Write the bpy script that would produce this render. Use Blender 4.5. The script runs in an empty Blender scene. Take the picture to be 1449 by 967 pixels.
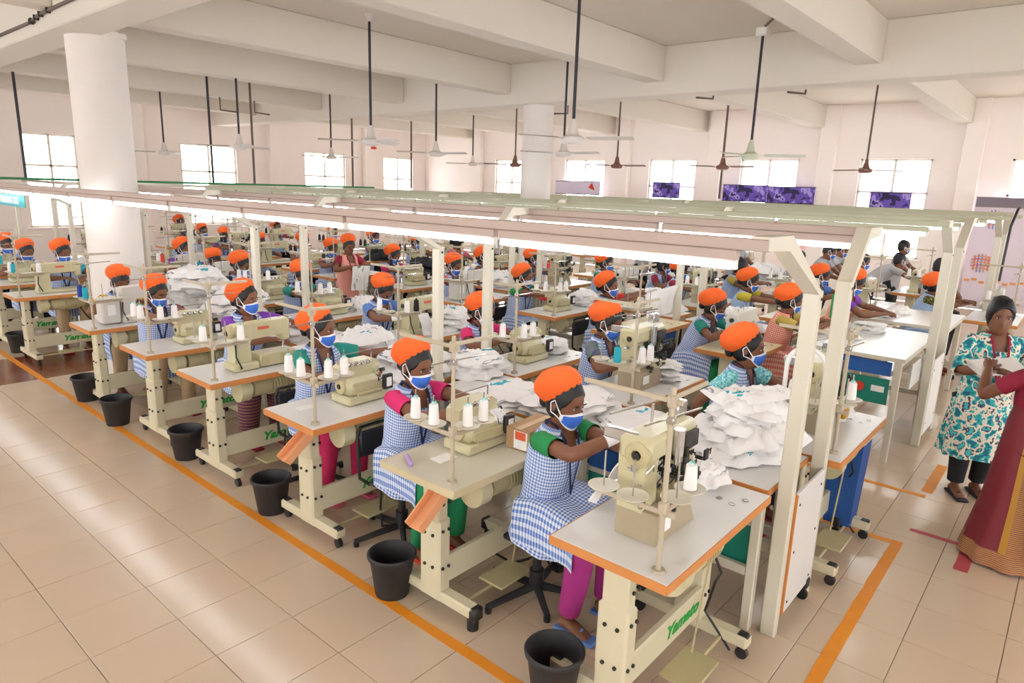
import bpy, bmesh, math, random
from mathutils import Vector as V, Matrix
S = bpy.context.scene
COL = S.collection
PI = math.pi
R = math.radians

# ------------------------------------------------------------------ camera
cam = bpy.data.cameras.new('camera'); cam_o = bpy.data.objects.new('camera', cam); COL.objects.link(cam_o)
S.camera = cam_o
YAW, PIT, ROL = 0.8682, -0.2259, 0.0325
fw = V((math.sin(YAW)*math.cos(PIT), math.cos(YAW)*math.cos(PIT), math.sin(PIT)))
r0 = V((math.cos(YAW), -math.sin(YAW), 0)); u0 = r0.cross(fw)
rt = r0*math.cos(ROL)+u0*math.sin(ROL); up = rt.cross(fw)
CAM = V((-1.619, -4.389, 2.188))
cam_o.matrix_world = Matrix(((rt.x, up.x, -fw.x, CAM.x), (rt.y, up.y, -fw.y, CAM.y), (rt.z, up.z, -fw.z, CAM.z), (0, 0, 0, 1)))
cam.sensor_width = 36; cam.lens = 949.8/1449*36; cam.clip_start = .05; cam.clip_end = 200

# ------------------------------------------------------------------ world, exposure
W = bpy.data.worlds.new('world'); S.world = W; W.use_nodes = True
bg = W.node_tree.nodes['Background']
bg.inputs[0].default_value = (.93, .97, 1.0, 1); bg.inputs[1].default_value = 5.6
S.view_settings.view_transform = 'Standard'; S.view_settings.look = 'None'
S.view_settings.exposure = .62; S.view_settings.gamma = 1
try: S.cycles.max_bounces = 8; S.cycles.diffuse_bounces = 5; S.cycles.transparent_max_bounces = 12; S.cycles.use_denoising = True; S.cycles.sample_clamp_indirect = 6
except Exception: pass
TUBE_POWER = 16.0
random.seed(5)

# ------------------------------------------------------------------ materials
def lin(h):
    h = h.lstrip('#'); c = [int(h[i:i+2], 16)/255 for i in (0, 2, 4)]
    return tuple(x/12.92 if x <= .04045 else ((x+.055)/1.055)**2.4 for x in c)+(1,)
MT = {}
def mat(name, col, rough=.6, metal=0, noise=.06, scale=30, bump=0, emit=0, spec=.5, coat=0):
    if name in MT: return MT[name]
    m = bpy.data.materials.new(name); m.use_nodes = True; MT[name] = m
    nt = m.node_tree; b = nt.nodes['Principled BSDF']
    c = lin(col) if isinstance(col, str) else col
    b.inputs['Base Color'].default_value = c; b.inputs['Roughness'].default_value = rough
    b.inputs['Metallic'].default_value = metal; b.inputs['Specular IOR Level'].default_value = spec
    if coat: b.inputs['Coat Weight'].default_value = coat; b.inputs['Coat Roughness'].default_value = .15
    if noise or bump:
        tc = nt.nodes.new('ShaderNodeTexCoord'); n = nt.nodes.new('ShaderNodeTexNoise'); n.inputs['Scale'].default_value = scale; n.inputs['Detail'].default_value = 4
        nt.links.new(tc.outputs['Object'], n.inputs['Vector'])
        if noise:
            r = nt.nodes.new('ShaderNodeMapRange'); r.inputs['To Min'].default_value = 1-noise; r.inputs['To Max'].default_value = 1+noise
            x = nt.nodes.new('ShaderNodeMix'); x.data_type = 'RGBA'; x.blend_type = 'MULTIPLY'; x.inputs[0].default_value = 1
            x.inputs[6].default_value = c
            nt.links.new(n.outputs['Fac'], r.inputs['Value']); nt.links.new(r.outputs[0], x.inputs[7]); nt.links.new(x.outputs[2], b.inputs['Base Color'])
        if bump:
            bp = nt.nodes.new('ShaderNodeBump'); bp.inputs['Strength'].default_value = bump; bp.inputs['Distance'].default_value = .01
            nt.links.new(n.outputs['Fac'], bp.inputs['Height']); nt.links.new(bp.outputs[0], b.inputs['Normal'])
    if emit:
        b.inputs['Emission Color'].default_value = c; b.inputs['Emission Strength'].default_value = emit
    return m
def checks(name, c0, c1, c2, size=.0135):
    m = bpy.data.materials.new(name); m.use_nodes = True; MT[name] = m; nt = m.node_tree; b = nt.nodes['Principled BSDF']; b.inputs['Roughness'].default_value = .85
    tc = nt.nodes.new('ShaderNodeTexCoord'); sp = nt.nodes.new('ShaderNodeSeparateXYZ'); nt.links.new(tc.outputs['UV'], sp.inputs[0])
    o = []
    for k in (0, 1):
        d = nt.nodes.new('ShaderNodeMath'); d.operation = 'PINGPONG'; d.inputs[1].default_value = size; nt.links.new(sp.outputs[k], d.inputs[0])
        g = nt.nodes.new('ShaderNodeMath'); g.operation = 'GREATER_THAN'; g.inputs[1].default_value = size*.5; nt.links.new(d.outputs[0], g.inputs[0]); o.append(g)
    a = nt.nodes.new('ShaderNodeMath'); a.operation = 'ADD'; nt.links.new(o[0].outputs[0], a.inputs[0]); nt.links.new(o[1].outputs[0], a.inputs[1])
    h = nt.nodes.new('ShaderNodeMath'); h.operation = 'MULTIPLY'; h.inputs[1].default_value = .5; nt.links.new(a.outputs[0], h.inputs[0])
    cr = nt.nodes.new('ShaderNodeValToRGB'); cr.color_ramp.interpolation = 'CONSTANT'
    e = cr.color_ramp.elements; e[0].position = 0; e[0].color = lin(c0); e[1].position = .3; e[1].color = lin(c1); z = e.new(.8); z.color = lin(c2)
    nt.links.new(h.outputs[0], cr.inputs[0]); nt.links.new(cr.outputs[0], b.inputs['Base Color'])
    return m
def pattern(name, cols, scale, rough=.8, kind='noise', thr=None, coord='Object'):
    """patches of several flat colours (prints on cloth)"""
    m = bpy.data.materials.new(name); m.use_nodes = True; MT[name] = m; nt = m.node_tree; b = nt.nodes['Principled BSDF']; b.inputs['Roughness'].default_value = rough
    tc = nt.nodes.new('ShaderNodeTexCoord')
    if kind == 'wave':
        n = nt.nodes.new('ShaderNodeTexWave'); n.inputs['Scale'].default_value = scale; n.inputs['Distortion'].default_value = 1.2; n.bands_direction = 'Z'
    elif kind == 'voronoi':
        n = nt.nodes.new('ShaderNodeTexVoronoi'); n.inputs['Scale'].default_value = scale
    else:
        n = nt.nodes.new('ShaderNodeTexNoise'); n.inputs['Scale'].default_value = scale; n.inputs['Detail'].default_value = 2.5
    nt.links.new(tc.outputs[coord], n.inputs['Vector'])
    cr = nt.nodes.new('ShaderNodeValToRGB'); cr.color_ramp.interpolation = 'CONSTANT'; e = cr.color_ramp.elements
    k = len(cols); thr = thr or [i/k for i in range(k)]
    e[0].position = thr[0]; e[0].color = lin(cols[0]); e[1].position = thr[1]; e[1].color = lin(cols[1])
    for i in range(2, k): z = e.new(thr[i]); z.color = lin(cols[i])
    nt.links.new(n.outputs['Fac' if kind != 'voronoi' else 'Distance'], cr.inputs[0]); nt.links.new(cr.outputs[0], b.inputs['Base Color'])
    return m
plaster = mat('plaster_wall', '#f6ece7', .85, noise=.035, scale=1.3, bump=.08)
plaster_c = mat('plaster_ceiling', '#d9d0c4', .9, noise=.03, scale=1.1, bump=.08)
column_m = mat('painted_column', '#e2dad3', .8, noise=.07, scale=2.2, bump=.15)
tile_m = mat('floor_tile', '#cbb59d', .17, noise=.04, scale=2.5, spec=.7)
tile_b = mat('brown_floor_tile', '#7c4530', .18, noise=.12, scale=6, spec=.5)
nt_ = tile_m.node_tree
grout = mat('grout', '#8f7a69', .9)
tape_m = mat('orange_tape', '#e08c1c', .5, noise=.1, scale=14)
tape_r = mat('red_tape', '#b54650', .5, noise=.1, scale=14)
steel = mat('cream_steel', '#cfc6a8', .45, noise=.04, scale=12)
stand_m = mat('thread_stand_steel', '#b7aa93', .45, noise=.04, scale=12)
steel_p = mat('frame_steel', '#cfc8b6', .5, noise=.05, scale=6)
rail_m = mat('rail_steel', '#b5a196', .5, noise=.05, scale=6)
rail_g = mat('rail_steel_green', '#bfc0a6', .5, noise=.05, scale=6)
cream = mat('cream_enamel', '#c6be98', .35, noise=.05, scale=20, coat=.3)
cream_d = mat('cream_enamel_dark', '#b9ad84', .4, noise=.08, scale=20)
grey_e = mat('grey_enamel', '#cfcac0', .4, noise=.04, scale=20)
grey_d = mat('taupe_enamel', '#a8997f', .45, noise=.05, scale=20)
chrome = mat('chrome', '#c8c8c8', .2, 1, noise=0)
iron = mat('dark_iron', '#3b3a38', .45, .6, noise=.1)
black = mat('black_plastic', '#232225', .45, noise=.08)
blackm = mat('black_bucket', '#2a282a', .55, noise=.1, scale=8)
rubber = mat('black_rubber', '#1b1b1c', .7)
white_l = mat('white_laminate', '#dedcd8', .28, noise=.02, scale=6)
grey_l = mat('grey_laminate', '#cdc8b4', .35, noise=.03, scale=6)
cream_l = mat('cream_laminate', '#d8cba4', .35, noise=.03, scale=6)
edge_o = mat('orange_edge', '#c98344', .5, noise=.12, scale=9)
edge_c = mat('cream_edge', '#c4b592', .5, noise=.08, scale=9)
blue_p = mat('blue_panel', '#1c5aa6', .5); green_p = mat('green_panel', '#0f7f6c', .5)
tube_m = mat('fluorescent_tube', (.89, .94, 1, 1), .4, noise=0, emit=TUBE_POWER)
print_g = mat('green_print', '#1f9a3c', .6); red_print = mat('red_print', '#d8604a', .6)
white_p = mat('white_plastic', '#eeece8', .5); thread_w = mat('white_thread', '#efeae8', .9, noise=.08, scale=120, bump=.2)
thread_k = mat('black_thread', '#26242c', .9); thread_t = mat('teal_thread', '#2ba5b5', .9); thread_b = mat('blue_thread', '#2b3d94', .9); thread_r = mat('red_thread', '#d2453c', .9)
teal_p = mat('teal_plastic', '#8ed0c8', .5)
cloth_w = mat('white_jersey', '#e9e6e4', .9, noise=.04, scale=9, bump=.25)
cloth_p = pattern('printed_jersey', ['#2fa9bd', '#e9e6e4', '#8f9297', '#e9e6e4'], 2.3, .9, thr=[0, .3, .66, .7], coord='Generated')
cloth_k = mat('black_cloth', '#242428', .9, bump=.3, scale=9); cloth_r = mat('red_cloth', '#c02a34', .9, bump=.3, scale=9)
card = mat('cardboard', '#b08d66', .85, noise=.06, scale=10)
orange_c = mat('orange_cloth', '#f0641f', .8, noise=.07, scale=16, bump=.3)
hair_m = mat('black_hair', '#0e0b0c', .5, noise=.3, scale=70, bump=.15)
skin = mat('skin', '#7d5038', .55, noise=.06, scale=14)
eye_w = mat('eye_white', '#e8e0d8', .3, noise=0); lip_m = mat('lips', '#7d4640', .5, noise=0)
mask_b = mat('blue_mask', '#3f74d8', .85); mask_w = mat('mask_white', '#f2f0f4', .85)
navy = mat('navy_cloth', '#27305c', .85); glove_m = mat('white_glove', '#ece9ea', .9)
gold = mat('gold', '#d6a13a', .3, .9, noise=0)
gingham = checks('blue_gingham', '#e6e8ee', '#a2b8de', '#4d70bb', .0092)
gingham_p = checks('pink_gingham', '#f3d2c6', '#ee9d8a', '#dd6a5a', .0095)
blue_vest = checks('pale_blue_check', '#cfdcec', '#9cb8de', '#6f92c8', .009)
grey_shirt = mat('grey_shirt', '#a9a6a8', .85)
green_pipe = mat('green_pipe', '#2f8a55', .5); pipe_m = mat('brown_pipe', '#5f5148', .6); rod_m = mat('black_rod', '#26252c', .5)
fan_w = mat('white_fan', '#d9d2cb', .4); fan_r = mat('brown_fan', '#7d544a', .4); fan_g = mat('green_white_fan', '#c9cdb8', .4)
sign_t = mat('teal_sign', '#3f9aa0', .6); scrap = mat('peach_plastic', '#e8a678', .5)
frame_m = mat('window_frame', '#ece4d8', .6)
glass_m = bpy.data.materials.new('window_glass'); glass_m.use_nodes = True
_n = glass_m.node_tree; _n.nodes.clear()
_o = _n.nodes.new('ShaderNodeOutputMaterial'); _t = _n.nodes.new('ShaderNodeBsdfTransparent'); _g = _n.nodes.new('ShaderNodeBsdfGlossy'); _x = _n.nodes.new('ShaderNodeMixShader')
_g.inputs['Roughness'].default_value = .03; _x.inputs[0].default_value = .06
_n.links.new(_t.outputs[0], _x.inputs[1]); _n.links.new(_g.outputs[0], _x.inputs[2]); _n.links.new(_x.outputs[0], _o.inputs[0])
BL = {k: mat('blouse_'+k, c, .85, noise=.08, scale=25) for k, c in dict(green='#1f8a4a', magenta='#d2266a', teal='#1f8579', purple='#7a3aa8', maroon='#93203c', cream='#d9c4a8', cyan='#1fa6c0', red='#d2402f', olive='#c2b23a', mustard='#b7a04c', pink='#e06a8a', white='#e6dfd6', black='#2c2a30', blue='#5f86c8').items()}
BL['yellow'] = pattern('blouse_yellow', ['#3a3f78', '#e0b62a', '#2c2a30'], 22, thr=[0, .42, .6])
BL['turquoise'] = pattern('blouse_turquoise', ['#2f97a6', '#7cc8ce', '#bfe3e4'], 70, thr=[0, .4, .58])
BL['dots'] = pattern('blouse_dots', ['#3f7a52', '#6a6f78', '#3a4a86'], 24, thr=[0, .42, .62])
BL['leaf'] = pattern('blouse_leaf', ['#6d7f2c', '#3b3a2c', '#c9b23a'], 30, thr=[0, .45, .6])
BL['floral'] = pattern('floral_kurta', ['#1f6f86', '#2fb2b4', '#e9e0cc', '#d8cdb4', '#3a4668', '#49c0bd'], 17, thr=[0, .40, .47, .555, .575, .63])
TR = {k: mat('trousers_'+k, c, .85, noise=.08) for k, c in dict(magenta='#c22458', green='#1f8a58', purple='#a02a78', black='#1d1d22', beige='#b59a78', maroon='#6d1f30', navy='#22305c', red='#b02a34').items()}
TR['stripes'] = pattern('striped_skirt', ['#5a2348', '#c9a05c', '#5a2348'], 11, kind='wave', thr=[0, .72, .9])
TR['floral'] = pattern('dark_floral', ['#1c1c22', '#2c5a38', '#b03060', '#22222a'], 22, thr=[0, .45, .56, .62])
saree_m = mat('burgundy_silk', '#7b1f2c', .55, noise=.1, scale=7, bump=.15)
saree_b = pattern('saree_border', ['#c98a2c', '#2b2630', '#d8c8a8', '#7b1f2c'], 26, kind='wave', thr=[0, .3, .55, .75])
mustard = mat('mustard_silk', '#b8862c', .6)

# ------------------------------------------------------------------ mesh builder
class MB:
    def __init__(s): s.v = []; s.f = []; s.m = []; s.uv = []; s.has_uv = False; s.X = None
    def pt(s, p):
        p = V(p)
        if s.X is not None: p = s.X @ p
        s.v.append(p); return len(s.v)-1
    def fc(s, idx, m=0, uv=None):
        s.f.append(tuple(idx)); s.m.append(m); s.uv.append(uv)
        if uv: s.has_uv = True
    def box(s, c, d, b=0, m=0):
        cx, cy, cz = c; hx, hy, hz = d[0]/2, d[1]/2, d[2]/2
        b = min(b, hx*.9, hy*.9, hz*.9)
        if b <= 0:
            i = [s.pt((cx+x*hx, cy+y*hy, cz+z*hz)) for z in (-1, 1) for y in (-1, 1) for x in (-1, 1)]
            for q in ((0, 2, 3, 1), (4, 5, 7, 6), (0, 1, 5, 4), (2, 6, 7, 3), (0, 4, 6, 2), (1, 3, 7, 5)): s.fc([i[k] for k in q], m)
            return
        P = {}
        for x in (-1, 1):
            for y in (-1, 1):
                for z in (-1, 1):
                    P[x, y, z] = (s.pt((cx+x*hx, cy+y*(hy-b), cz+z*(hz-b))), s.pt((cx+x*(hx-b), cy+y*hy, cz+z*(hz-b))), s.pt((cx+x*(hx-b), cy+y*(hy-b), cz+z*hz)))
        ctr = V(c) if s.X is None else s.X @ V(c)
        def put(l):
            a, q, r = s.v[l[0]], s.v[l[1]], s.v[l[2]]
            if (q-a).cross(r-a).dot(a-ctr) < 0: l = l[::-1]
            s.fc(l, m)
        for k in (-1, 1):
            put([P[k, -1, -1][0], P[k, 1, -1][0], P[k, 1, 1][0], P[k, -1, 1][0]])
            put([P[-1, k, -1][1], P[1, k, -1][1], P[1, k, 1][1], P[-1, k, 1][1]])
            put([P[-1, -1, k][2], P[1, -1, k][2], P[1, 1, k][2], P[-1, 1, k][2]])
            for j in (-1, 1):
                put([P[k, j, -1][0], P[k, j, 1][0], P[k, j, 1][1], P[k, j, -1][1]])
                put([P[k, -1, j][0], P[k, 1, j][0], P[k, 1, j][2], P[k, -1, j][2]])
                put([P[-1, k, j][1], P[1, k, j][1], P[1, k, j][2], P[-1, k, j][2]])
                for z in (-1, 1): put([P[k, j, z][0], P[k, j, z][1], P[k, j, z][2]])
    def rings(s, RR, m=0, cap0=True, cap1=True, closed=True, uvs=None, mf=None):
        """RR: list of rings of points; skin them.  mf(i,j)->material or None to leave the face out"""
        I = [[s.pt(p) for p in r] for r in RR]; n = len(RR[0])
        for i in range(len(I)-1):
            for j in range(n if closed else n-1):
                k = (j+1) % n; mm = m if mf is None else mf(i, j)
                if mm is None: continue
                uv = None
                if uvs: uv = [(uvs[0][j], uvs[1][i]), (uvs[0][j+1], uvs[1][i]), (uvs[0][j+1], uvs[1][i+1]), (uvs[0][j], uvs[1][i+1])]
                s.fc((I[i][j], I[i][k], I[i+1][k], I[i+1][j]), mm, uv)
        if cap0 and closed: s.fc(I[0][::-1], m)
        if cap1 and closed: s.fc(I[-1], m)
    def tube(s, pts, r, n=8, m=0, cap=True, flat=None):
        pts = [V(p) for p in pts]; rr = r if isinstance(r, list) else [r]*len(pts)
        t0 = (pts[1]-pts[0]).normalized(); a = t0.orthogonal().normalized()
        if flat is not None:
            a = V(flat); a = (a-t0*a.dot(t0)).normalized()
        RR = []
        for i, p in enumerate(pts):
            if i == 0: t = pts[1]-p
            elif i == len(pts)-1: t = p-pts[i-1]
            else: t = (pts[i+1]-p).normalized()+(p-pts[i-1]).normalized()
            t = t.normalized() if t.length > 1e-9 else t0
            a = a-t*a.dot(t); a = a.normalized() if a.length > 1e-6 else t.orthogonal().normalized()
            b = t.cross(a)
            q = rr[i]; qa, qb = q if isinstance(q, tuple) else (q, q)
            RR.append([p+a*qa*math.cos(2*PI*k/n)+b*qb*math.sin(2*PI*k/n) for k in range(n)])
        s.rings(RR, m, cap, cap)
    def cyl(s, p0, p1, r, n=12, m=0, r1=None): s.tube([p0, p1], [r, r if r1 is None else r1], n, m)
    def lathe(s, prof, n=20, o=(0, 0, 0), m=0, cap0=False, cap1=False, mf=None):
        o = V(o)
        s.rings([[o+V((r*math.cos(2*PI*k/n), r*math.sin(2*PI*k/n), z)) for k in range(n)] for r, z in prof], m, cap0, cap1, mf=mf)
    def ell(s, c, r, n=12, k=8, m=0):
        c = V(c)
        s.rings([[c+V((r[0]*math.sin(t)*math.cos(2*PI*j/n), r[1]*math.sin(t)*math.sin(2*PI*j/n), -r[2]*math.cos(t))) for j in range(n)] for t in [PI*(.04+.92*i/k) for i in range(k+1)]], m)
    def prism(s, poly, axis, a, b, m=0):
        """polygon extruded along an axis: 0=x (poly is y,z) 1=y (x,z) 2=z (x,y)"""
        def P(p, h): return ((h, p[0], p[1]), (p[0], h, p[1]), (p[0], p[1], h))[axis]
        A = [s.pt(P(p, a)) for p in poly]; B = [s.pt(P(p, b)) for p in poly]; n = len(poly)
        ar = sum(poly[i][0]*poly[(i+1) % n][1]-poly[(i+1) % n][0]*poly[i][1] for i in range(n))
        fl = (ar > 0) ^ (axis == 1)
        if b < a: fl = not fl
        s.fc(A[::-1] if fl else A, m); s.fc(B if fl else B[::-1], m)
        for i in range(n):
            k = (i+1) % n; q = (A[i], A[k], B[k], B[i]); s.fc(q if fl else q[::-1], m)
    def mesh(s, name, mats, smooth=True, ang=38):
        me = bpy.data.meshes.new(name); me.from_pydata([tuple(p) for p in s.v], [], s.f)
        for x in (mats if isinstance(mats, (list, tuple)) else [mats]): me.materials.append(x)
        me.polygons.foreach_set('material_index', s.m)
        if s.has_uv:
            ul = me.uv_layers.new(name='UVMap').data; i = 0
            for f, u in zip(s.f, s.uv):
                for k in range(len(f)):
                    if u: ul[i].uv = u[k]
                    i += 1
        if smooth:
            me.polygons.foreach_set('use_smooth', [True]*len(s.f)); me.update(); me.set_sharp_from_angle(angle=R(ang))
        me.update(); return me

CACHE = {}
def obj(name, me, parent=None, loc=(0, 0, 0), rot=(0, 0, 0)):
    o = bpy.data.objects.new(name, me); COL.objects.link(o); o.location = loc; o.rotation_euler = rot
    if parent is not None: o.parent = parent
    return o
STUFF = {'grommets', 'bolts', 'mechanism', 'thread_dials', 'screws', 'cable_loom', 'thread_guides', 'window_bars', 'fringe', 'puller_bracket', 'thread_rod', 'tension_rod', 'clamp', 'temple', 'lenses', 'needle_bar', 'looper_cover', 'chrome_oil_glass', 'bed', 'upper_arm', 'tray_arm', 'edge_band'}
def part(name, fn, mats, parent, loc=(0, 0, 0), rot=(0, 0, 0), key=None, smooth=True, ang=38):
    """one mesh object; fn(mb) draws it.  key shares the mesh between alike parts"""
    me = CACHE.get(key) if key else None
    if me is None:
        mb = MB(); fn(mb); me = mb.mesh(name, mats, smooth, ang)
        if key: CACHE[key] = me
    o = obj(name, me, parent, loc, rot)
    if name in STUFF and parent is not None: o['kind'] = 'stuff'
    return o
def tag(o, label=None, cat=None, group=None, kind=None):
    for k, x in (('label', label), ('category', cat), ('group', group), ('kind', kind)):
        if x: o[k] = x
    return o
def thing(name, label, cat, loc=(0, 0, 0), rz=0, group=None):
    o = bpy.data.objects.new(name, None); COL.objects.link(o); o.location = loc; o.rotation_euler = (0, 0, rz); o.empty_display_size = .05
    return tag(o, label, cat, group)
def copy_tree(o, loc=None, rz=None, label=None, group=None, parent=None):
    c = o.copy(); COL.objects.link(c)
    if parent is not None: c.parent = parent
    if loc is not None: c.location = loc
    if rz is not None: c.rotation_euler = (0, 0, rz)
    if label: c['label'] = label
    if group: c['group'] = group
    for ch in list(o.children): copy_tree(ch, parent=c)
    return c
def text_mesh(name, body, size, mats, extrude=.0006, shear=0, bold=0, sx=1):
    cu = bpy.data.curves.new(name, 'FONT'); cu.body = body; cu.size = size; cu.align_x = 'CENTER'; cu.align_y = 'CENTER'; cu.extrude = extrude; cu.shear = shear; cu.offset = bold; cu.resolution_u = 3
    o = bpy.data.objects.new(name, cu); COL.objects.link(o); o.scale.x = 1
    me = bpy.data.meshes.new_from_object(o.evaluated_get(bpy.context.evaluated_depsgraph_get())); me.name = name
    bpy.data.objects.remove(o); bpy.data.curves.remove(cu)
    me.materials.clear(); me.materials.append(mats)
    if sx != 1:
        for v in me.vertices: v.co.x *= sx
    return me
ORD = ['front', 'second', 'third', 'fourth', 'fifth', 'sixth', 'seventh', 'eighth', 'ninth', 'tenth', 'eleventh', 'twelfth']
# ------------------------------------------------------------------ room
XW, YW, ZC = 15.3, 14.3, 4.22          # right wall, back wall, slab
X0, Y0 = -4.6, -8.6                    # where the modelled hall stops behind the camera
def struct(name, fn, m, smooth=False, parent=None):
    o = part(name, fn, m, parent, smooth=smooth)
    if parent is None: o['kind'] = 'structure'
    return o
# floor: base slab, tiles laid 0.4 m square with open joints
floor = struct('floor', lambda b: b.box(((X0+XW)/2, (Y0+YW)/2, -.06), (XW-X0, YW-Y0, .10)), grout)
def project(p):
    d = V(p)-CAM; z = d.dot(fw)
    return (724.5+949.8*d.dot(rt)/z, 483.5-949.8*d.dot(up)/z, z) if z > .1 else None
def brown(j): return 10 <= j <= 12
cells = []
for i in range(int(X0/.4)+1, int(XW/.4)):
    for j in range(int(Y0/.4)+1, int(YW/.4)):
        c = (i*.4+.2, j*.4+.2, 0); q = project(c); vis = q and -90 < q[0] < 1540 and q[1] < 1070
        cells.append(((q[2] if vis else 1e3+abs(i)+abs(j)), i, j))
cells.sort()
def tile_fn(b): b.box((0, 0, -.005), (.3965, .3965, .01), .0012)
for k, (d, i, j) in enumerate(cells[:296]):
    part('tile', tile_fn, tile_b if brown(j) else tile_m, floor, (i*.4+.2, j*.4+.2, random.uniform(-.0003, .0003)), (random.uniform(-.0009, .0009), random.uniform(-.0009, .0009), 0), key='tile'+str(brown(j)), smooth=False)
for br, nm in ((False, 'far_tiles'), (True, 'brown_far_tiles')):
    def far(b, br=br):
        for d, i, j in cells[296:]:
            if brown(j) == br:
                x, y = i*.4+.2, j*.4+.2; h = .1983
                b.fc([b.pt((x+s*h, y+t*h, 0)) for s, t in ((-1, -1), (1, -1), (1, 1), (-1, 1))])
                for (s, t), (u, v) in (((-1, -1), (1, -1)), ((1, -1), (1, 1)), ((1, 1), (-1, 1)), ((-1, 1), (-1, -1))):
                    b.fc([b.pt((x+s*h, y+t*h, -.01)), b.pt((x+u*h, y+v*h, -.01)), b.pt((x+u*h, y+v*h, 0)), b.pt((x+s*h, y+t*h, 0))])
    o = part(nm, far, tile_b if br else tile_m, floor, smooth=False); o['kind'] = 'stuff'
# ceiling slab, beams
struct('ceiling', lambda b: b.box(((X0+XW)/2, (Y0+YW)/2, ZC+.06), (XW-X0+.4, YW-Y0+.4, .12)), plaster_c)
for n, x in enumerate((1.0, 7.75)):
    struct('trim_%d' % (n+1), lambda b: b.box((x, (Y0+YW)/2, (3.56+ZC)/2), (.42, YW-Y0, ZC-3.56), .012), plaster_c)
k = 3
for y in (-7.75, -4.9, -2.02, .82, 3.72, 6.5, 9.3, 12.1):
    for xa, xb in ((X0, .79), (1.21, 7.54), (7.96, XW)):
        struct('trim_%d' % k, lambda b: b.box(((xa+xb)/2, y, (3.74+ZC)/2), (xb-xa, .3, ZC-3.74), .012), plaster_c); k += 1
# walls with window openings
WIN = {'left': [(-6.2, 2.2), (-2.4, 2.2), (1.4, 2.2), (5.2, 2.2), (9, 2.2), (12.5, 2.0)], 'front': [(-2.5, 2.2), (1.3, 2.2), (5.1, 2.2), (8.9, 2.2), (12.7, 2.2)], 'back': [(3.65, 1.12), (7.4, 1.55), (11.1, 1.5), (14.05, 1.3)], 'right': [(-6.4, 1.4), (-3.62, 1.4), (-.85, 1.42), (1.9, 1.42), (4.5, 1.4), (7.35, 1.42), (10.2, 1.4)]}
ZS, ZT = .92, 3.06
def wall(side, a0, a1, fixed, thick):
    wins = [(c-w/2, c+w/2) for c, w in WIN[side]]
    wins = [(max(p, a0+.05), min(q, a1-.05)) for p, q in wins]
    def f(b):
        def bx(p, q, z0, z1):
            if q-p < .01: return
            if side in ('back', 'front'): b.box(((p+q)/2, fixed+thick/2, (z0+z1)/2), (q-p, abs(thick), z1-z0))
            else: b.box((fixed+thick/2, (p+q)/2, (z0+z1)/2), (abs(thick), q-p, z1-z0))
        bx(a0, a1, 0, ZS); bx(a0, a1, ZT, ZC); e = a0
        for p, q in wins: bx(e, p, ZS, ZT); e = q
        bx(e, a1, ZS, ZT)
    struct('wall_'+side, f, plaster)
    return wins
def ax(side, fixed, p, o, z): return (p, fixed+o, z) if side in ('back', 'front') else (fixed+o, p, z)
def dm(side, w, d, h): return (w, d, h) if side in ('back', 'front') else (d, w, h)
n = 0
for side, a0, a1, fixed, th in (('back', X0, XW+.3, YW, .3), ('right', Y0, YW, XW, .3), ('left', Y0, YW, X0, -.3), ('front', X0-.3, XW+.3, Y0, -.3)):
    o1 = .08 if th > 0 else -.08; o2 = .085 if th > 0 else -.085; o3 = .03 if th > 0 else -.03
    for p, q in wall(side, a0, a1, fixed, th):
        n += 1; c = (p+q)/2; w = q-p; zt = 2.34
        def fr(b):
            t = .05
            for s in (p+t/2, q-t/2): b.box(ax(side, fixed, s, o1, (ZS+ZT)/2), dm(side, t, .07, ZT-ZS), .006)
            for z in (ZS+t/2, ZT-t/2, zt): b.box(ax(side, fixed, c, o1, z), dm(side, w, .07, t), .006)
            b.box(ax(side, fixed, c, o1, (ZS+ZT)/2), dm(side, .055, .07, ZT-ZS), .006)
        win = tag(part('window_%d' % n, fr, frame_m, None, smooth=False), kind='structure')
        for s0, s1 in ((p+.05, c-.0275), (c+.0275, q-.05)):
            for z0, z1 in ((ZS+.05, zt-.025), (zt+.025, ZT-.05)):
                part('pane', lambda b: b.box(ax(side, fixed, (s0+s1)/2, o2, (z0+z1)/2), dm(side, s1-s0, .005, z1-z0)), glass_m, win, smooth=False)
                if z0 < 1.5: part('window_bars', lambda b: [b.cyl(ax(side, fixed, s0+(s1-s0)*u/5, o3, z0), ax(side, fixed, s0+(s1-s0)*u/5, o3, z1), .006, 5) for u in range(1, 5)], frame_m, win)
        part('window_sill', lambda b: b.box(ax(side, fixed, c, -o3, ZS-.02), dm(side, w+.16, .1, .04), .006), plaster, win, smooth=False)
# pilasters between the windows
for y in (-5.0, -2.25, .55, 3.25, 5.95, 8.75, 11.6): struct('trim_%d' % k, lambda b: b.box((XW-.1, y, ZC/2), (.2, .36, ZC), .01), plaster); k += 1
for x in (1.2, 5.5, 9.3, 12.7): struct('trim_%d' % k, lambda b: b.box((x, YW-.1, ZC/2), (.36, .2, ZC), .01), plaster); k += 1
# round columns
for x, y, r, lb in ((1.225, 3.85, .272, 'thick round white column standing between the tables of the aisle row'), (7.86, 3.21, .265, 'thick round white column rising behind the light frames at the hall middle')):
    c = thing('round_column', lb, 'column', (x, y, 0))
    part('shaft', lambda b: b.lathe([(r, 0), (r, 3.62)], 40, cap1=True), column_m, c)
    part('capital', lambda b: b.box((0, 0, 3.59), (r*1.7, r*1.7, .06), .01), column_m, c)
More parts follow.
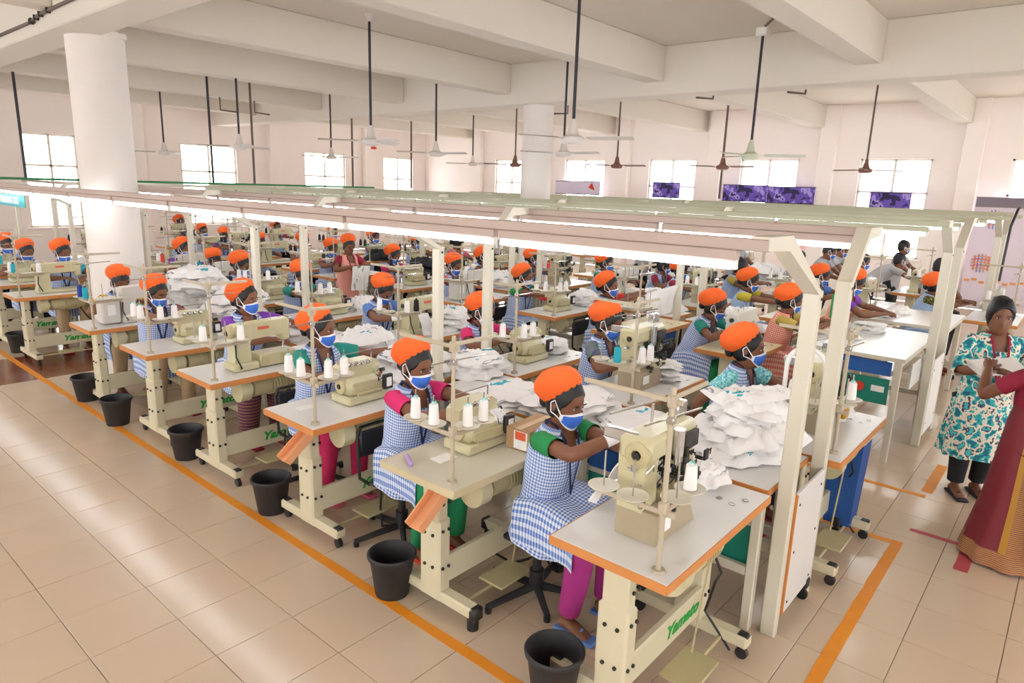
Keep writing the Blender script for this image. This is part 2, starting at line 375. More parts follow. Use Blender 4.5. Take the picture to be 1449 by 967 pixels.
# floor tapes
def strip(x0, x1, y0, y1, m, lb, cat='tape', jag=.006, seg=26):
    def f(b):
        L = []; Rr = []; longy = (y1-y0) > (x1-x0); z = .0016
        for i in range(seg+1):
            t = i/seg; j0, j1 = random.uniform(0, jag*.3), random.uniform(0, jag)
            if longy: L.append((x0+j0, y0+(y1-y0)*t)); Rr.append((x1-j1, y0+(y1-y0)*t))
            else: L.append((x0+(x1-x0)*t, y0+j0)); Rr.append((x0+(x1-x0)*t, y1-j1))
        A = [b.pt((*p, z)) for p in L]; B = [b.pt((*p, z)) for p in Rr]; C = [b.pt((*p, .0003)) for p in L]; D = [b.pt((*p, .0003)) for p in Rr]
        for i in range(seg):
            q = (A[i], B[i], B[i+1], A[i+1]); b.fc(q if longy else q[::-1])
            b.fc((C[i], A[i], A[i+1], C[i+1]) if longy else (A[i], C[i], C[i+1], A[i+1])); b.fc((B[i], D[i], D[i+1], B[i+1]) if longy else (D[i], B[i], B[i+1], D[i+1]))
    tag(part('floor_tape', f, m, None, smooth=False), lb, cat)
strip(.385, .45, -3.9, 12.0, tape_m, 'long orange floor tape along the left aisle past the buckets', seg=90)
strip(1.2, 3.12, -3.79, -3.72, tape_m, 'wide orange floor tape beside the end of the front white panel')
strip(3.05, 3.11, -3.72, -3.1, tape_m, 'thin orange tape strip running under the blue bin')
strip(4.0, 4.06, -3.76, -2.75, tape_m, 'thin orange tape strip beside the legs of the inspection table')
strip(4.12, 4.85, -3.79, -3.71, tape_m, 'worn pale orange tape strip at the supervisor\'s feet')
strip(3.34, 3.39, -4.14, -3.78, tape_r, 'red floor tape strip pointing to the saree hem', seg=10)
strip(2.98, 3.33, -4.16, -4.08, tape_r, 'short red floor tape piece with torn end by the saree', seg=10)

# ------------------------------------------------------------------ ceiling fans, pipes, cable drops
def fan(x, y, z, rot, m, lb, ztop=ZC):
    t = thing('ceiling_fan', lb, 'ceiling fan', (x, y, z), rot)
    part('rod', lambda b: b.cyl((0, 0, .1), (0, 0, ztop-z), .017, 8), pipe_m if m is fan_r else rod_m, t)
    part('hook_canopy', lambda b: b.lathe([(.02, ztop-z-.09), (.055, ztop-z-.01), (.055, ztop-z)], 14, cap0=True, cap1=True), m, t)
    part('motor', lambda b: b.lathe([(.02, .19), (.035, .15), (.055, .05), (.07, .03), (.115, .01), (.12, -.02), (.1, -.05), (.05, -.06)], 20, cap0=True, cap1=True), m, t, key='fanmotor'+m.name)
    def blade(b):
        b.box((.14, 0, 0), (.1, .03, .006), .002)
        RR = []
        for s, w in ((.17, .05), (.25, .065), (.45, .07), (.62, .06), (.66, .03)):
            RR.append([(s, -w, .012), (s, w, -.012), (s, w, -.007), (s, -w, .017)])
        b.rings(RR)
    for q in range(3): part('blade', blade, m, t, (0, 0, -.005), (0, 0, 2*PI*q/3), key='fanblade'+m.name)
    return t
FANS = [(4.0, 2.85, 2.71, .35, fan_w, 'white ceiling fan with a red tag beneath its motor on a long black rod'), (4.25, -.15, 2.7, .72, fan_w, 'nearest and largest white ceiling fan hanging at the picture middle'), (6.6, 1.7, 2.7, .45, fan_w, 'white ceiling fan seen just below the nearest fan, before the column'),
        (4.1, 6.4, 2.7, .3, fan_w, 'white ceiling fan before the second window of the back wall'), (4.5, 10.2, 2.66, .5, fan_w, 'white ceiling fan just right of the thick left column'), (6.3, 4.1, 2.7, .6, fan_w, 'white ceiling fan left of the middle column'),
        (7.1, 8.2, 2.7, .9, fan_w, 'small white ceiling fan before the third back window'), (7.2, -.85, 2.69, .9, fan_g, 'greenish white ceiling fan hanging from a junction box right of the middle'), (10.8, 1.1, 2.69, .35, fan_r, 'brown ceiling fan with brown canopy between two right windows'),
        (11.9, -1.1, 2.69, 1.2, fan_r, 'brown ceiling fan before the right window with pale rod'), (9.5, 5.1, 2.66, .2, fan_r, 'brown ceiling fan just left of the middle column'), (10.3, 3.1, 2.68, .5, fan_r, 'brown ceiling fan right of the middle column'), (10.6, 7.4, 2.72, .1, fan_w, 'faint far white ceiling fan near the hall corner')]
for a in FANS:
    f_ = fan(*a)
    if 'red tag' in a[5]: part('red_tag', lambda b: b.box((.03, -.02, -.085), (.09, .05, .03), .012), BL['red'], f_)
def pipe(name, pts, r, m, lb, cat, clips=0):
    t = thing(name, lb, cat, pts[0]); o = V(pts[0]); P = [V(p)-o for p in pts]
    part('pipe_run', lambda b: b.tube(P, r, 7), m, t)
    for i in range(clips):
        u = (i+.5)/clips*(len(P)-1); a = int(u); q = P[a].lerp(P[min(a+1, len(P)-1)], u-a)
        part('clip', lambda b: b.box((0, 0, 0), (.05, .02, .05), .004), iron, t, q, key='clip')
pipe('conduit_pipe', [(.775, 12, 3.68), (.775, 4.25, 3.68), (.76, 4.13, 3.68), (.765, 3.9, 3.71), (.775, 3.5, 3.72), (.775, -3, 3.76)], .017, pipe_m, 'grey conduit pair clipped along the side of the left main beam', 'conduit', 9)
pipe('conduit_pipe', [(3.4, -3.4, 4.19), (7.0, -.95, 4.19)], .015, pipe_m, 'thin dark conduit running across the ceiling to a fan junction box', 'conduit', 3)
tag(part('junction_box', lambda b: b.box((7.2, -.85, 4.17), (.14, .14, .1), .01), white_p, None), 'small white junction box on the ceiling above the greenish fan', 'junction box')
for pts, lb in (([(5.2, 9.15, 3.74), (5.2, 9.15, 3.5), (5.5, 9.05, 3.48)], 'brown bent pipe hook under the beam at left of the wall pipes'), ([(5.9, 9.1, 3.74), (5.9, 9.1, 3.52), (6.2, 9.05, 3.5)], 'second brown bent pipe hook beside the left hook'),
                ([(8.05, 3.1, 3.45), (8.15, 2.8, 3.45), (8.15, 2.8, 3.72), (8.6, 2.2, 3.74), (8.6, 2.2, 4.2)], 'brown Z-shaped pipe beside the middle column'), ([(7.96, .35, 3.55), (8.2, .2, 3.55), (8.2, .2, 3.74), (8.9, -.3, 3.76), (8.9, -.3, 4.2)], 'dark Z-shaped pipe below the beam near the brown fan'),
                ([(8.0, -.95, 3.55), (8.25, -1.1, 3.55), (8.3, -1.12, 4.2)], 'black Z-shaped pipe below the main beam at right')):
    pipe('bent_pipe', pts, .016, pipe_m, lb, 'pipe')
pipe('air_pipe', [(-3, 9.2, 2.07), (9.0, 9.2, 2.07)], .02, green_pipe, 'long green air pipe running behind the left column', 'pipe')
pipe('air_pipe', [(.55, 9.3, 0.02), (.55, 9.3, 2.05)], .02, green_pipe, 'upright green air pipe near the left picture edge', 'pipe')
for x, y, lb in ((1.82, 9.2, 'slanting black cable drop before the leftmost window'), (4.67, 8.55, 'black cable drop before the second back window'), (7.86, 8.5, 'thin dark cable drop beside the third back window'), (5.32, 8.2, 'dark jointed cable drop between the second and third back windows'), (12.6, 1.9, 'grey cable drop between two right windows'), (10.2, 9.2, 'brown pipe drop by the hall corner')):
    pipe('cable_drop', [(x, y, ZC), (x, y, 2.09)], .022, rod_m if 'black' in lb else pipe_m, lb, 'cable')
# ------------------------------------------------------------------ light frames over the sewing lines
def light_frame(xa, xb, xl, xr, ys, y0, y1, m, lb, zb=1.77, zr=2.01):
    t = thing('overhead_gantry', lb, 'light gantry', ((xa+xb)/2, ys[0], 0)); cx = (xa+xb)/2
    for y in ys:
        for px, rx in ((xa, xl), (xb, xr)):
            s = 1 if rx > px else -1
            part('post', lambda b: b.box((px-cx, y-ys[0], zb/2+.005), (.05, .075, zb+.01), .006), steel_p, t, smooth=False)
            part('arm', lambda b: b.prism([(px-cx-.025*s, zb-.01), (px-cx+.025*s, zb-.01), (rx-cx-s*.2, zr-.03), (rx-cx+s*.02, zr-.02), (rx-cx+s*.02, zr+.03), (rx-cx-s*.22, zr+.03)], 1, y-ys[0]-.036, y-ys[0]+.036), steel_p, t, smooth=False)
            part('bolt', lambda b: b.cyl((px-cx+.0, y-ys[0]-.037, zb-.03), (px-cx, y-ys[0]-.042, zb-.03), .008, 6), iron, t)
    for rx in (xl, xr):
        part('rail', lambda b: b.box((rx-cx, (y0+y1)/2-ys[0], zr-.002), (.05, y1-y0, .045), .004), m, t, smooth=False)
    return t
proto_light = None
def tube_light(x, y, z, m, lb, grp):
    global proto_light
    if proto_light is None or proto_light[1] is not m:
        t = thing('tube_light', lb, 'tube light', (x, y, z), 0, grp)
        part('batten', lambda b: b.box((0, 0, -.0), (.045, 1.2, .042), .004), m, t, smooth=False, key='batten'+m.name)
        for s in (-1, 1): part('lamp_holder', lambda b: b.box((0, 0, -.035), (.026, .022, .04), .004), white_p, t, (0, s*.59, 0), key='lampholder')
        part('tube', lambda b: b.cyl((0, -.578, -.04), (0, .578, -.04), .0145, 10), tube_m, t, key='tube')
        proto_light = (t, m); return
    copy_tree(proto_light[0], (x, y, z), None, lb, grp)

# ------------------------------------------------------------------ tables
def caster(b, x, y):
    b.box((x, y, .105), (.055, .055, .06), .008)
    b.cyl((x, y, .03), (x, y, .08), .012, 8); b.cyl((x-.012, y, .03), (x+.012, y, .03), .03, 14)
def treadle(b):
    b.box((0, .1, .1), (.26, .17, .014), .004); b.cyl((-.36, .1, .085), (.36, .1, .085), .01, 6)
    b.cyl((.1, .14, .1), (.2, .12, .76), .005, 6)
PROTO = {}
Z = .8
def sewing_table(key, w, top, edge, letters=None, motor=True, feet='caster', under=None, d=.54):
    """origin: floor under the middle of the edge the camera sees (front, -y); the worker sits at +y"""
    t = thing('sewing_table', 'x', 'table')
    part('tabletop', lambda b: b.box((0, d/2, Z-.019), (w-.008, d-.008, .038), .003), top, t, smooth=False)
    def eb(b):
        for y in (.002, d-.002): b.box((0, y, Z-.021), (w, .006, .04), .002)
        for x in (-w/2+.002, w/2-.002): b.box((x, d/2, Z-.021), (.006, d-.008, .04), .002)
    part('edge_band', eb, edge, t, smooth=False)
    part('grommets', lambda b: [b.lathe([(.0, .0), (.012, .0), (.016, .002), (.016, .001)], 10, (x, y, Z+.001)) for x, y in ((w*.28, .1), (w*.36, .07), (w*.3, .17))], chrome, t)
    for s in (-1, 1):
        x = s*(w/2-.15)
        def col(b):
            b.box((x, .28, .30), (.085, .15, .46), .012); b.box((x, .28, .62), (.066, .125, .28), .008); b.box((x, .28, .755), (.1, .44, .018), .003)
        part('column', col, steel, t, smooth=False)
        part('foot', lambda b: b.box((x, .28, .1), (.075, .62, .06), .01), steel, t, smooth=False)
        part('bolts', lambda b: [b.cyl((x+u, .205, z), (x+u, .196, z), .009, 6) for u in (-.02, .022) for z in (.26, .47, .62)]+[b.cyl((x+s*.042, y, z), (x+s*.051, y, z), .009, 6) for y in (.25, .31) for z in (.26, .44)], iron, t)
        for y in (.0, .56):
            if feet == 'caster': part('caster', lambda b: caster(b, x, y), black, t)
            else: part('end_cap', lambda b: [b.box((x, y+(-.02 if y < .3 else .02), .095), (.078, .05, .075), .014), b.cyl((x, y, 0), (x, y, .07), .03, 12)], iron, t)
    cb = part('crossbar', lambda b: b.box((0, .225, .235), (w-.3, .035, .15), .006), steel, t, smooth=False)
    if letters:
        me = CACHE.setdefault('let'+letters, text_mesh('lettering', letters, .088, print_g, shear=.3, bold=.004, sx=1.2))
        obj('lettering', me, cb, (.12, .2065, .235), (PI/2, 0, 0))
    if motor:
        yz = (.125, .675)
        def X(x): return (x, *yz)
        mo = part('motor', lambda b: [b.cyl(X(-.16), X(.14), .068, 20), b.cyl(X(.14), X(.19), .055, 16), b.box((0, .125, .75), (.14, .09, .03), .006)]+[b.cyl(X(-.03+i*.025), X(-.02+i*.025), .074, 20) for i in range(6)], cream_d, t)
        part('pulley_cover', lambda b: [b.cyl(X(-.27), X(-.19), .085, 22), b.cyl(X(-.195), X(-.15), .05, 14)], cream, mo)
        part('motor_cable', lambda b: b.tube([(.13, .1, .63), (.2, .08, .5), (.3, .14, .38), (.31, .18, .2), (.34, .05, .03)], .007, 6), black, mo)
    part('treadle', treadle, cream_d, t)
    if under == 'cabinet':
        part('blue_panel', lambda b: b.box((.2, .0+.12, .66), (.52, .02, .12), .003), blue_p, t, smooth=False); part('green_panel', lambda b: b.box((.2, .12, .48), (.52, .02, .2), .003), green_p, t, smooth=False)
    if under == 'cabinet_short': part('green_panel', lambda b: b.box((0, .12, .48), (w-.3, .02, .2), .003), green_p, t, smooth=False)
    PROTO[key] = t; t.location = (0, 0, -50); t['used'] = 0
    return t
def use(key, loc, rz, label, group=None):
    t = PROTO[key]
    if not t['used']:
        t['used'] = 1; t.location = loc; t.rotation_euler = (0, 0, rz); t['label'] = label
        if group: t['group'] = group
        return t
    return copy_tree(t, loc, rz, label, group)
def panel_desk(name, label, loc, w, d, z, m_top, m_edge, legs=True, shelf=None, side_panel=False, cat='table', green=False, ply=None):
    """flat work table, origin at the middle of its footprint"""
    t = thing(name, label, cat, loc)
    part('tabletop', lambda b: b.box((0, 0, z-.015), (w-.006, d-.006, .03), .003), m_top, t, smooth=False)
    def eb(b):
        for y in (-d/2+.002, d/2-.002): b.box((0, y, z-.017), (w, .005, .034), .0015)
        for x in (-w/2+.002, w/2-.002): b.box((x, 0, z-.017), (.005, d-.006, .034), .0015)
    part('edge_band', eb, m_edge, t, smooth=False)
    if legs:
        for x in (-w/2+.05, w/2-.05):
            for y in (-d/2+.05, d/2-.05): part('leg', lambda b: b.box((x, y, (z-.035)/2+.001), (.05, .05, z-.035), .005), steel_p, t, smooth=False)
        for y in (-d/2+.05, d/2-.05): part('rail', lambda b: b.box((0, y, z-.065), (w-.15, .03, .05), .004), steel_p, t, smooth=False)
        for x in (-w/2+.05, w/2-.05): part('stretcher', lambda b: b.box((x, 0, .32), (.035, d-.15, .05), .004), steel_p, t, smooth=False)
    if green:
        part('blue_panel', lambda b: b.box((-w/2+.09, 0, z-.16), (.02, d-.16, .13), .002), blue_p, t, smooth=False)
        p = part('green_panel', lambda b: b.box((-w/2+.09, 0, z-.36), (.02, d-.16, .24), .002), green_p, t, smooth=False)
        part('red_knob', lambda b: b.cyl((-w/2+.08, .12, z-.33), (-w/2+.065, .12, z-.33), .035, 16), BL['red'], p); part('switch_plate', lambda b: b.box((-w/2+.076, -.02, z-.33), (.01, .09, .05), .002), white_p, p, smooth=False)
        part('shelf_rail', lambda b: b.box((-w/2+.09, 0, z-.235), (.035, d-.12, .03), .003), steel_p, t, smooth=False)
    return t

# ------------------------------------------------------------------ machines (origin: middle of the base, on the tabletop, operator at +y)
def bits(b, n, x0, x1, y0, y1, z0, z1, sd):
    r = random.Random(sd)
    for i in range(n):
        c = (r.uniform(x0, x1), r.uniform(y0, y1), r.uniform(z0, z1)); k = r.random()
        if k < .4: b.box(c, (r.uniform(.01, .04), r.uniform(.01, .03), r.uniform(.01, .05)), .002)
        elif k < .75: d = r.choice(((.03, 0, 0), (0, .03, 0), (0, 0, .04))); b.cyl(c, (c[0]+d[0], c[1]+d[1], c[2]+d[2]), r.uniform(.005, .014), 8)
        else: b.tube([c, (c[0]+.03, c[1]-.015, c[2]+.03), (c[0]+.06, c[1], c[2]-.01)], .003, 5)
def handwheel(b, x, y, z, r, s=-1):
    b.lathe([(0, 0), (r*.35, 0), (r*.4, .012), (r*.8, .012), (r, .004), (r, -.028), (r*.5, -.03)], 22, (0, 0, 0))
def wheel(t, x, y, z, r, rot=(0, -PI/2, 0), m=cream_d):
    w = part('handwheel', lambda b: handwheel(b, 0, 0, 0, r), m, t, (x, y, z), rot, key='wheel%.3f%s' % (r, m.name))
    part('hub', lambda b: b.cyl((0, 0, 0), (0, 0, .016), r*.3, 14), iron, w, key='hub%.3f' % r)
def overlock(key, m=cream, m2=cream_d, pile=0):
    t = thing('overlock_machine', 'x', 'sewing machine')
    part('base', lambda b: b.box((0, 0, .03), (.31, .2, .06), .012), m, t)
    part('body', lambda b: b.box((-.02, -.01, .115), (.25, .16, .12), .03), m, t)
    part('arm', lambda b: b.prism([(-.15, .16), (-.15, .23), (-.09, .265), (.1, .265), (.145, .235), (.15, .18), (.1, .165)], 1, -.02, .08), m, t)
    part('head', lambda b: b.box((.12, .03, .185), (.07, .12, .1), .02), m, t)
    wheel(t, -.155, -.01, .12, .05, m=m2)
    part('cloth_plate', lambda b: b.box((.2, .02, .075), (.12, .16, .018), .005), chrome, t)
    part('looper_cover', lambda b: [b.cyl((-.09, -.1, .075), (.11, -.1, .075), .012, 10), b.box((.0, -.1, .1), (.24, .012, .05), .004)], m2, t)
    part('mechanism', lambda b: bits(b, 16, .07, .2, -.06, .08, .08, .2, 3), iron, t)
    for i in range(4): part('tension_dial', lambda b: b.lathe([(.004, .03), (.012, .028), (.014, .012), (.009, .01), (.016, .004), (.016, 0)], 10), chrome, t, (-.09+.045*i, -.02, .25), (R(70), 0, 0), key='dial')
    part('switch_box', lambda b: b.box((.14, -.115, .12), (.075, .03, .1), .006), black, t)
    part('switch_label', lambda b: b.box((.14, -.132, .12), (.04, .003, .06), .0), white_p, t, smooth=False)
    part('thread_bar', lambda b: b.tube([(-.14, .03, .25), (-.14, .03, .31), (.12, .03, .31), (.12, .03, .25)], .005, 6), chrome, t)
    PROTO[key] = t; t.location = (0, 0, -50); t['used'] = 0
def lockstitch(key, m=cream, m2=cream_d, box=None, cyl_bed=False, red=True):
    t = thing('lockstitch_machine', 'x', 'sewing machine')
    if cyl_bed:
        part('bed', lambda b: [b.box((.13, 0, .055), (.3, .15, .1), .008), b.box((-.13, .0, .03), (.2, .18, .06), .012)], m, t)
        part('bed_cap', lambda b: b.cyl((.02, -.078, .05), (.02, -.084, .05), .034, 18), m2, t); part('bed_cover', lambda b: b.box((.2, -.077, .055), (.11, .006, .07), .004), m2, t, smooth=False)
    else:
        part('bed', lambda b: b.box((.03, 0, .02), (.5, .18, .04), .01), m, t)
    part('pillar', lambda b: b.prism([(-.22, .02), (-.08, .02), (-.085, .2), (-.07, .23), (-.215, .23), (-.2, .12)], 1, -.06, .06), m, t)
    part('arm', lambda b: b.prism([(-.215, .215), (.2, .235), (.22, .25), (.22, .335), (.2, .35), (-.18, .34), (-.215, .315)], 1, -.05, .05), m, t)
    part('head', lambda b: b.box((.215, 0, .265), (.075, .105, .17), .016), m, t)
    part('needle_bar', lambda b: [b.cyl((.215, 0, .2), (.215, 0, .12), .007, 8), b.box((.215, .0, .108), (.02, .035, .012), .002), b.cyl((.235, .03, .2), (.235, .03, .11), .006, 8)], chrome, t)
    wheel(t, -.225, 0, .28, .062, m=m2)
    if red: part('red_label', lambda b: b.box((.03, -.0515, .3), (.09, .003, .022), 0), red_print, t, smooth=False)
    part('thread_guides', lambda b: [b.cyl((x, 0, .34), (x, 0, .37+.03*(x > 0)), .004, 6) for x in (-.1, .02, .12)]+[b.cyl((.255, -.02, .29), (.27, -.02, .29), .016, 10)], chrome, t)
    if box:
        part('control_box', lambda b: b.box((-.31, 0, .13), (.16, .16, .24), .012), grey_e, t); part('notice', lambda b: b.box((-.31, -.0825, .14), (.07, .003, .1), 0), white_p, t, smooth=False)
    part('knee_cable', lambda b: b.tube([(-.2, -.06, .2), (-.22, -.1, .12), (-.18, -.1, .03), (-.2, -.02, .004)], .006, 6), black, t)
    PROTO[key] = t; t.location = (0, 0, -50); t['used'] = 0
def interlock(key, hoop=False):
    t = thing('coverstitch_machine', 'x', 'sewing machine')
    part('base', lambda b: b.prism([(-.17, 0), (.17, 0), (.1, .13), (-.06, .14), (-.17, .13)], 1, -.1, .09), grey_d, t)
    part('rating_plate', lambda b: b.box((-.1, -.103, .075), (.08, .004, .06), 0), white_p, t, smooth=False)
    part('pillar', lambda b: b.prism([(-.17, .12), (-.06, .12), (-.07, .3), (-.05, .36), (-.18, .36), (-.175, .25)], 1, -.03, .09), cream, t)
    part('arm', lambda b: b.box((.02, .02, .385), (.42, .15, .11), .022), cream, t)
    part('head', lambda b: b.box((.17, .02, .31), (.11, .14, .17), .02), cream, t)
    wheel(t, -.19, .0, .37, .055, m=cream_d)
    part('chrome_oil_glass', lambda b: [b.cyl((.0, -.08, .34), (.0, -.08, .45), .024, 14), b.cyl((.0, -.08, .30), (.0, -.08, .34), .016, 12)], chrome, t)
    part('black_cover', lambda b: b.box((.14, -.066, .365), (.12, .02, .075), .004), black, t)
    part('puller_bracket', lambda b: [b.box((.19, .03, .47), (.09, .05, .07), .006), b.box((-.15, .1, .42), (.03, .16, .05), .006)], chrome, t)
    part('mechanism', lambda b: bits(b, 80, -.08, .2, -.12, .03, .13, .33, 8), iron, t)
    part('thread_dials', lambda b: bits(b, 14, -.2, -.16, -.03, .1, .16, .33, 5), chrome, t)
    part('thread_rod', lambda b: [b.cyl((.02, .06, .44), (.02, .06, .52), .006, 6), b.cyl((-.22, .12, .52), (.18, .0, .545), .005, 6)], chrome, t)
    part('looper_cover', lambda b: b.box((.08, -.02, .14), (.22, .16, .06), .01), cream_d, t)
    if hoop:
        part('hoop_guard', lambda b: b.tube([(-.24, .13, .0)]+[(-.24+.0, .13-.11+.11*math.cos(a), .42+.11*math.sin(a)) for a in [PI*i/8 for i in range(9)]]+[(-.24, -.09, .0)], .014, 8), white_p, t)
        part('amber_filter', lambda b: b.box((.12, -.13, .09), (.08, .05, .07), .01), mustard, t)
        part('cable_loom', lambda b: bits(b, 40, .0, .22, -.15, -.06, .08, .28, 12), black, t)
    PROTO[key] = t; t.location = (0, 0, -50); t['used'] = 0
def bartacker(key):
    t = thing('bartack_machine', 'x', 'sewing machine')
    part('base', lambda b: b.box((0, 0, .04), (.5, .22, .08), .01), grey_e, t)
    part('housing', lambda b: b.prism([(-.22, .08), (.25, .08), (.25, .36), (.18, .42), (-.12, .42), (-.22, .34)], 1, -.11, .11), grey_e, t)
    part('head', lambda b: b.box((-.28, 0, .25), (.12, .15, .2), .02), cream, t)
    part('yellow_label', lambda b: b.box((.14, -.1125, .25), (.07, .004, .08), 0), BL['olive'], t, smooth=False)
    part('mechanism', lambda b: bits(b, 14, -.36, -.25, -.06, .06, .06, .2, 9), iron, t)
    wheel(t, -.345, 0, .28, .05)
    PROTO[key] = t; t.location = (0, 0, -50); t['used'] = 0

# ------------------------------------------------------------------ thread stands and cones
def cone(b, r=.026, h=.1):
    b.lathe([(.006, h+.011), (.006, 0), (r, 0), (r, .004), (r*.98, h*.35), (r*.84, h*.96), (r*.78, h), (r*.42, h+.002), (r*.42, h+.01), (.006, h+.011)], 14)
def thread_stand(key, h=.72, zt=.26, n=4):
    t = thing('thread_stand', 'x', 'thread stand')
    part('pole', lambda b: [b.cyl((0, 0, 0), (0, 0, h), .01, 10), b.cyl((0, 0, 0), (0, 0, .012), .025, 12)], stand_m, t)
    part('upper_arm', lambda b: [b.box((0, .17, h-.05), (.008, .42, .02), .003), b.box((.13, 0, h-.04), (.3, .008, .02), .003)], stand_m, t, smooth=False)
    part('clamp', lambda b: [b.box((0, 0, h-.05), (.035, .035, .05), .006), b.box((0, 0, zt), (.035, .035, .05), .006)], stand_m, t)
    part('tray_arm', lambda b: [b.box((0, .13, zt-.02), (.01, .36, .022), .003), b.box((.12, 0, zt-.02), (.28, .01, .022), .003)], stand_m, t, smooth=False)
    for x, y in STANDPOS[:n]:
        part('spool_disc', lambda b: b.lathe([(.0, 0), (.05, .0), (.062, .006), (.062, .009), (.05, .004), (0, .004)], 20), grey_l, t, (x, y, zt), key='disc')
        part('spool_pin', lambda b: b.cyl((0, 0, 0), (0, 0, .15), .0035, 6), chrome, t, (x, y, zt), key='pin')
    part('tension_rod', lambda b: [b.cyl((-.1, .05, h-.13), (.18, -.03, h-.11), .004, 6), b.box((0, 0, h-.12), (.03, .03, .03), .004)], chrome, t)
    PROTO[key] = t; t.location = (0, 0, -50); t['used'] = 0
STANDPOS = [(0, .26), (0, .13), (.1, 0), (.21, 0)]
CONES = {'w': (thread_w, 'white'), 'k': (thread_k, 'black'), 't': (thread_t, 'teal'), 'b': (thread_b, 'blue'), 'r': (thread_r, 'red')}
CP = {}
def put_cone(c, loc, lb, grp):
    if c not in CP:
        t = thing('thread_cone', lb, 'thread cone', loc, 0, grp)
        part('thread', cone, CONES[c][0], t, key='cone'+c)
        part('spool_tip', lambda b: b.lathe([(.0112, .1), (.0112, .112), (.006, .115), (.006, .1)], 10), teal_p if c == 'w' else black, t)
        CP[c] = t
    else: copy_tree(CP[c], loc, None, lb, grp)

# ------------------------------------------------------------------ garments
def shirt_mesh(sd, wx=.19, wy=.15, h=.03, fold=.012):
    r = random.Random(sd); b = MB(); nr, ns = 13, 48; K = [(r.uniform(0, PI), r.uniform(22, 95), r.uniform(0, 6)) for _ in range(6)]; E_ = [(r.randint(2, 11), r.uniform(0, 6), r.uniform(.02, .075)) for _ in range(5)]
    RR = []
    for i in range(nr, -1, -1):
        q = i/nr; ring = []
        for j in range(ns):
            a = 2*PI*j/ns; c, s_ = math.cos(a), math.sin(a)
            rad = (abs(c)**3.2+abs(s_)**3.2)**(-1/3.2)*(1+sum(e*math.sin(k*a+p) for k, p, e in E_))
            x, y = wx*rad*q*c, wy*rad*q*s_
            z = h*(1-q**5)+fold*sum((.5-abs(math.sin(x*math.cos(t)*k+y*math.sin(t)*k+p+1.5*math.sin(9*x+p)+1.5*math.sin(11*y)))**.6*.5)*45/(k+20) for t, k, p in K)*(1-q**9)*.9
            ring.append((x, y, z if i < nr else .001))
        RR.append(ring)
    bot = [(x*.97, y*.97, 0) for x, y, z in RR[0]]
    b.rings([bot]+RR, cap0=True, cap1=False); return b
SHIRT = {}
for k in range(5): SHIRT['f%d' % k] = lambda k=k: shirt_mesh(40+k, .18, .14, .018, .007)
for k in range(6): SHIRT['c%d' % k] = lambda k=k: shirt_mesh(70+k, .17+.012*(k % 3), .14+.012*(k % 2), .035, .05)
SM = {}
def shirt(kind, m, loc, rot, sc, lb, grp=None, name='shirt', cat='shirt'):
    key = kind+m.name
    if key not in SM: SM[key] = SHIRT[kind]().mesh('shirt', m, ang=60)
    o = obj(name, SM[key], None, loc, rot); o.scale = (sc, sc, sc)
    return tag(o, lb, cat, grp)
NUM = 'topmost second third fourth fifth sixth seventh eighth ninth tenth eleventh twelfth thirteenth fourteenth fifteenth sixteenth seventeenth eighteenth nineteenth twentieth'.split()+['twenty-'+x for x in 'first second third fourth fifth sixth seventh eighth ninth'.split()]+['thirtieth']
def pile(cx, cy, z, n, lb, grp, kind='c', dz=.02, spread=.05, tap=1.0, m=None, prints=.25, sc=1.0, rz=0, jit=3.1, seed=None, tilt=.1):
    r = random.Random(seed if seed is not None else int(abs(cx*100)+abs(cy*37)))
    for i in range(n):
        u = i/max(1, n-1); s_ = spread*(1-.75*u*tap)
        a = r.uniform(0, 2*PI); q = s_*math.sqrt(r.random())
        mm = m or (cloth_p if (i == n-1 and prints > .2) or r.random() < prints*.15 else cloth_w)
        k = kind+str(r.randrange(5))
        shirt(k, mm, (cx+q*math.cos(a), cy+q*math.sin(a), z+.002+i*dz), (r.uniform(-tilt, tilt)*min(1, i), r.uniform(-tilt, tilt)*min(1, i), rz+r.uniform(-jit, jit)), sc*r.uniform(.88, 1.1), (lb+', topmost') if i == n-1 else '%s, %s from the top' % (lb, NUM[n-1-i]), grp)
def drape(name, label, pts0, pts1, m, cat='shirt', n=14, k=12, wave=.012, f=4, th=.004, sag=0):
    """sheet between two edge polylines, waved, with thickness"""
    def lerp(P, u):
        q = u*(len(P)-1); a = min(int(q), len(P)-2); return V(P[a]).lerp(V(P[a+1]), q-a)
    G = []
    for i in range(n+1):
        row = []
        for j in range(k+1):
            p0, p1 = lerp(pts0, i/n), lerp(pts1, i/n); p = p0.lerp(p1, j/k); row.append(p)
        G.append(row)
    nm = (G[n][0]-G[0][0]).cross(G[0][k]-G[0][0]).normalized()
    o = G[0][0].copy()
    def f_(b):
        T, U = [], []
        for i in range(n+1):
            for j in range(k+1):
                w = wave*math.sin(f*2*PI*i/n+1.3*j/k)*(.3+j/k)+.4*wave*math.sin(9*j/k+3*i/n)
                p = G[i][j]+nm*w-V((0, 0, sag*math.sin(PI*j/k)))-o; T.append(b.pt(p+nm*th/2)); U.append(b.pt(p-nm*th/2))
        K = k+1
        for i in range(n):
            for j in range(k):
                q = [i*K+j, (i+1)*K+j, (i+1)*K+j+1, i*K+j+1]; b.fc([T[x] for x in q]); b.fc([U[x] for x in q[::-1]])
        ed = [(i*K, (i+1)*K) for i in range(n)]+[(n*K+j, n*K+j+1) for j in range(k)]+[((i+1)*K+k, i*K+k) for i in range(n)]+[(j+1, j) for j in range(k)]
        for a, c in ed: b.fc((T[c], T[a], U[a], U[c]))
    return tag(part(name, f_, m, None, tuple(o), ang=70), label, cat)
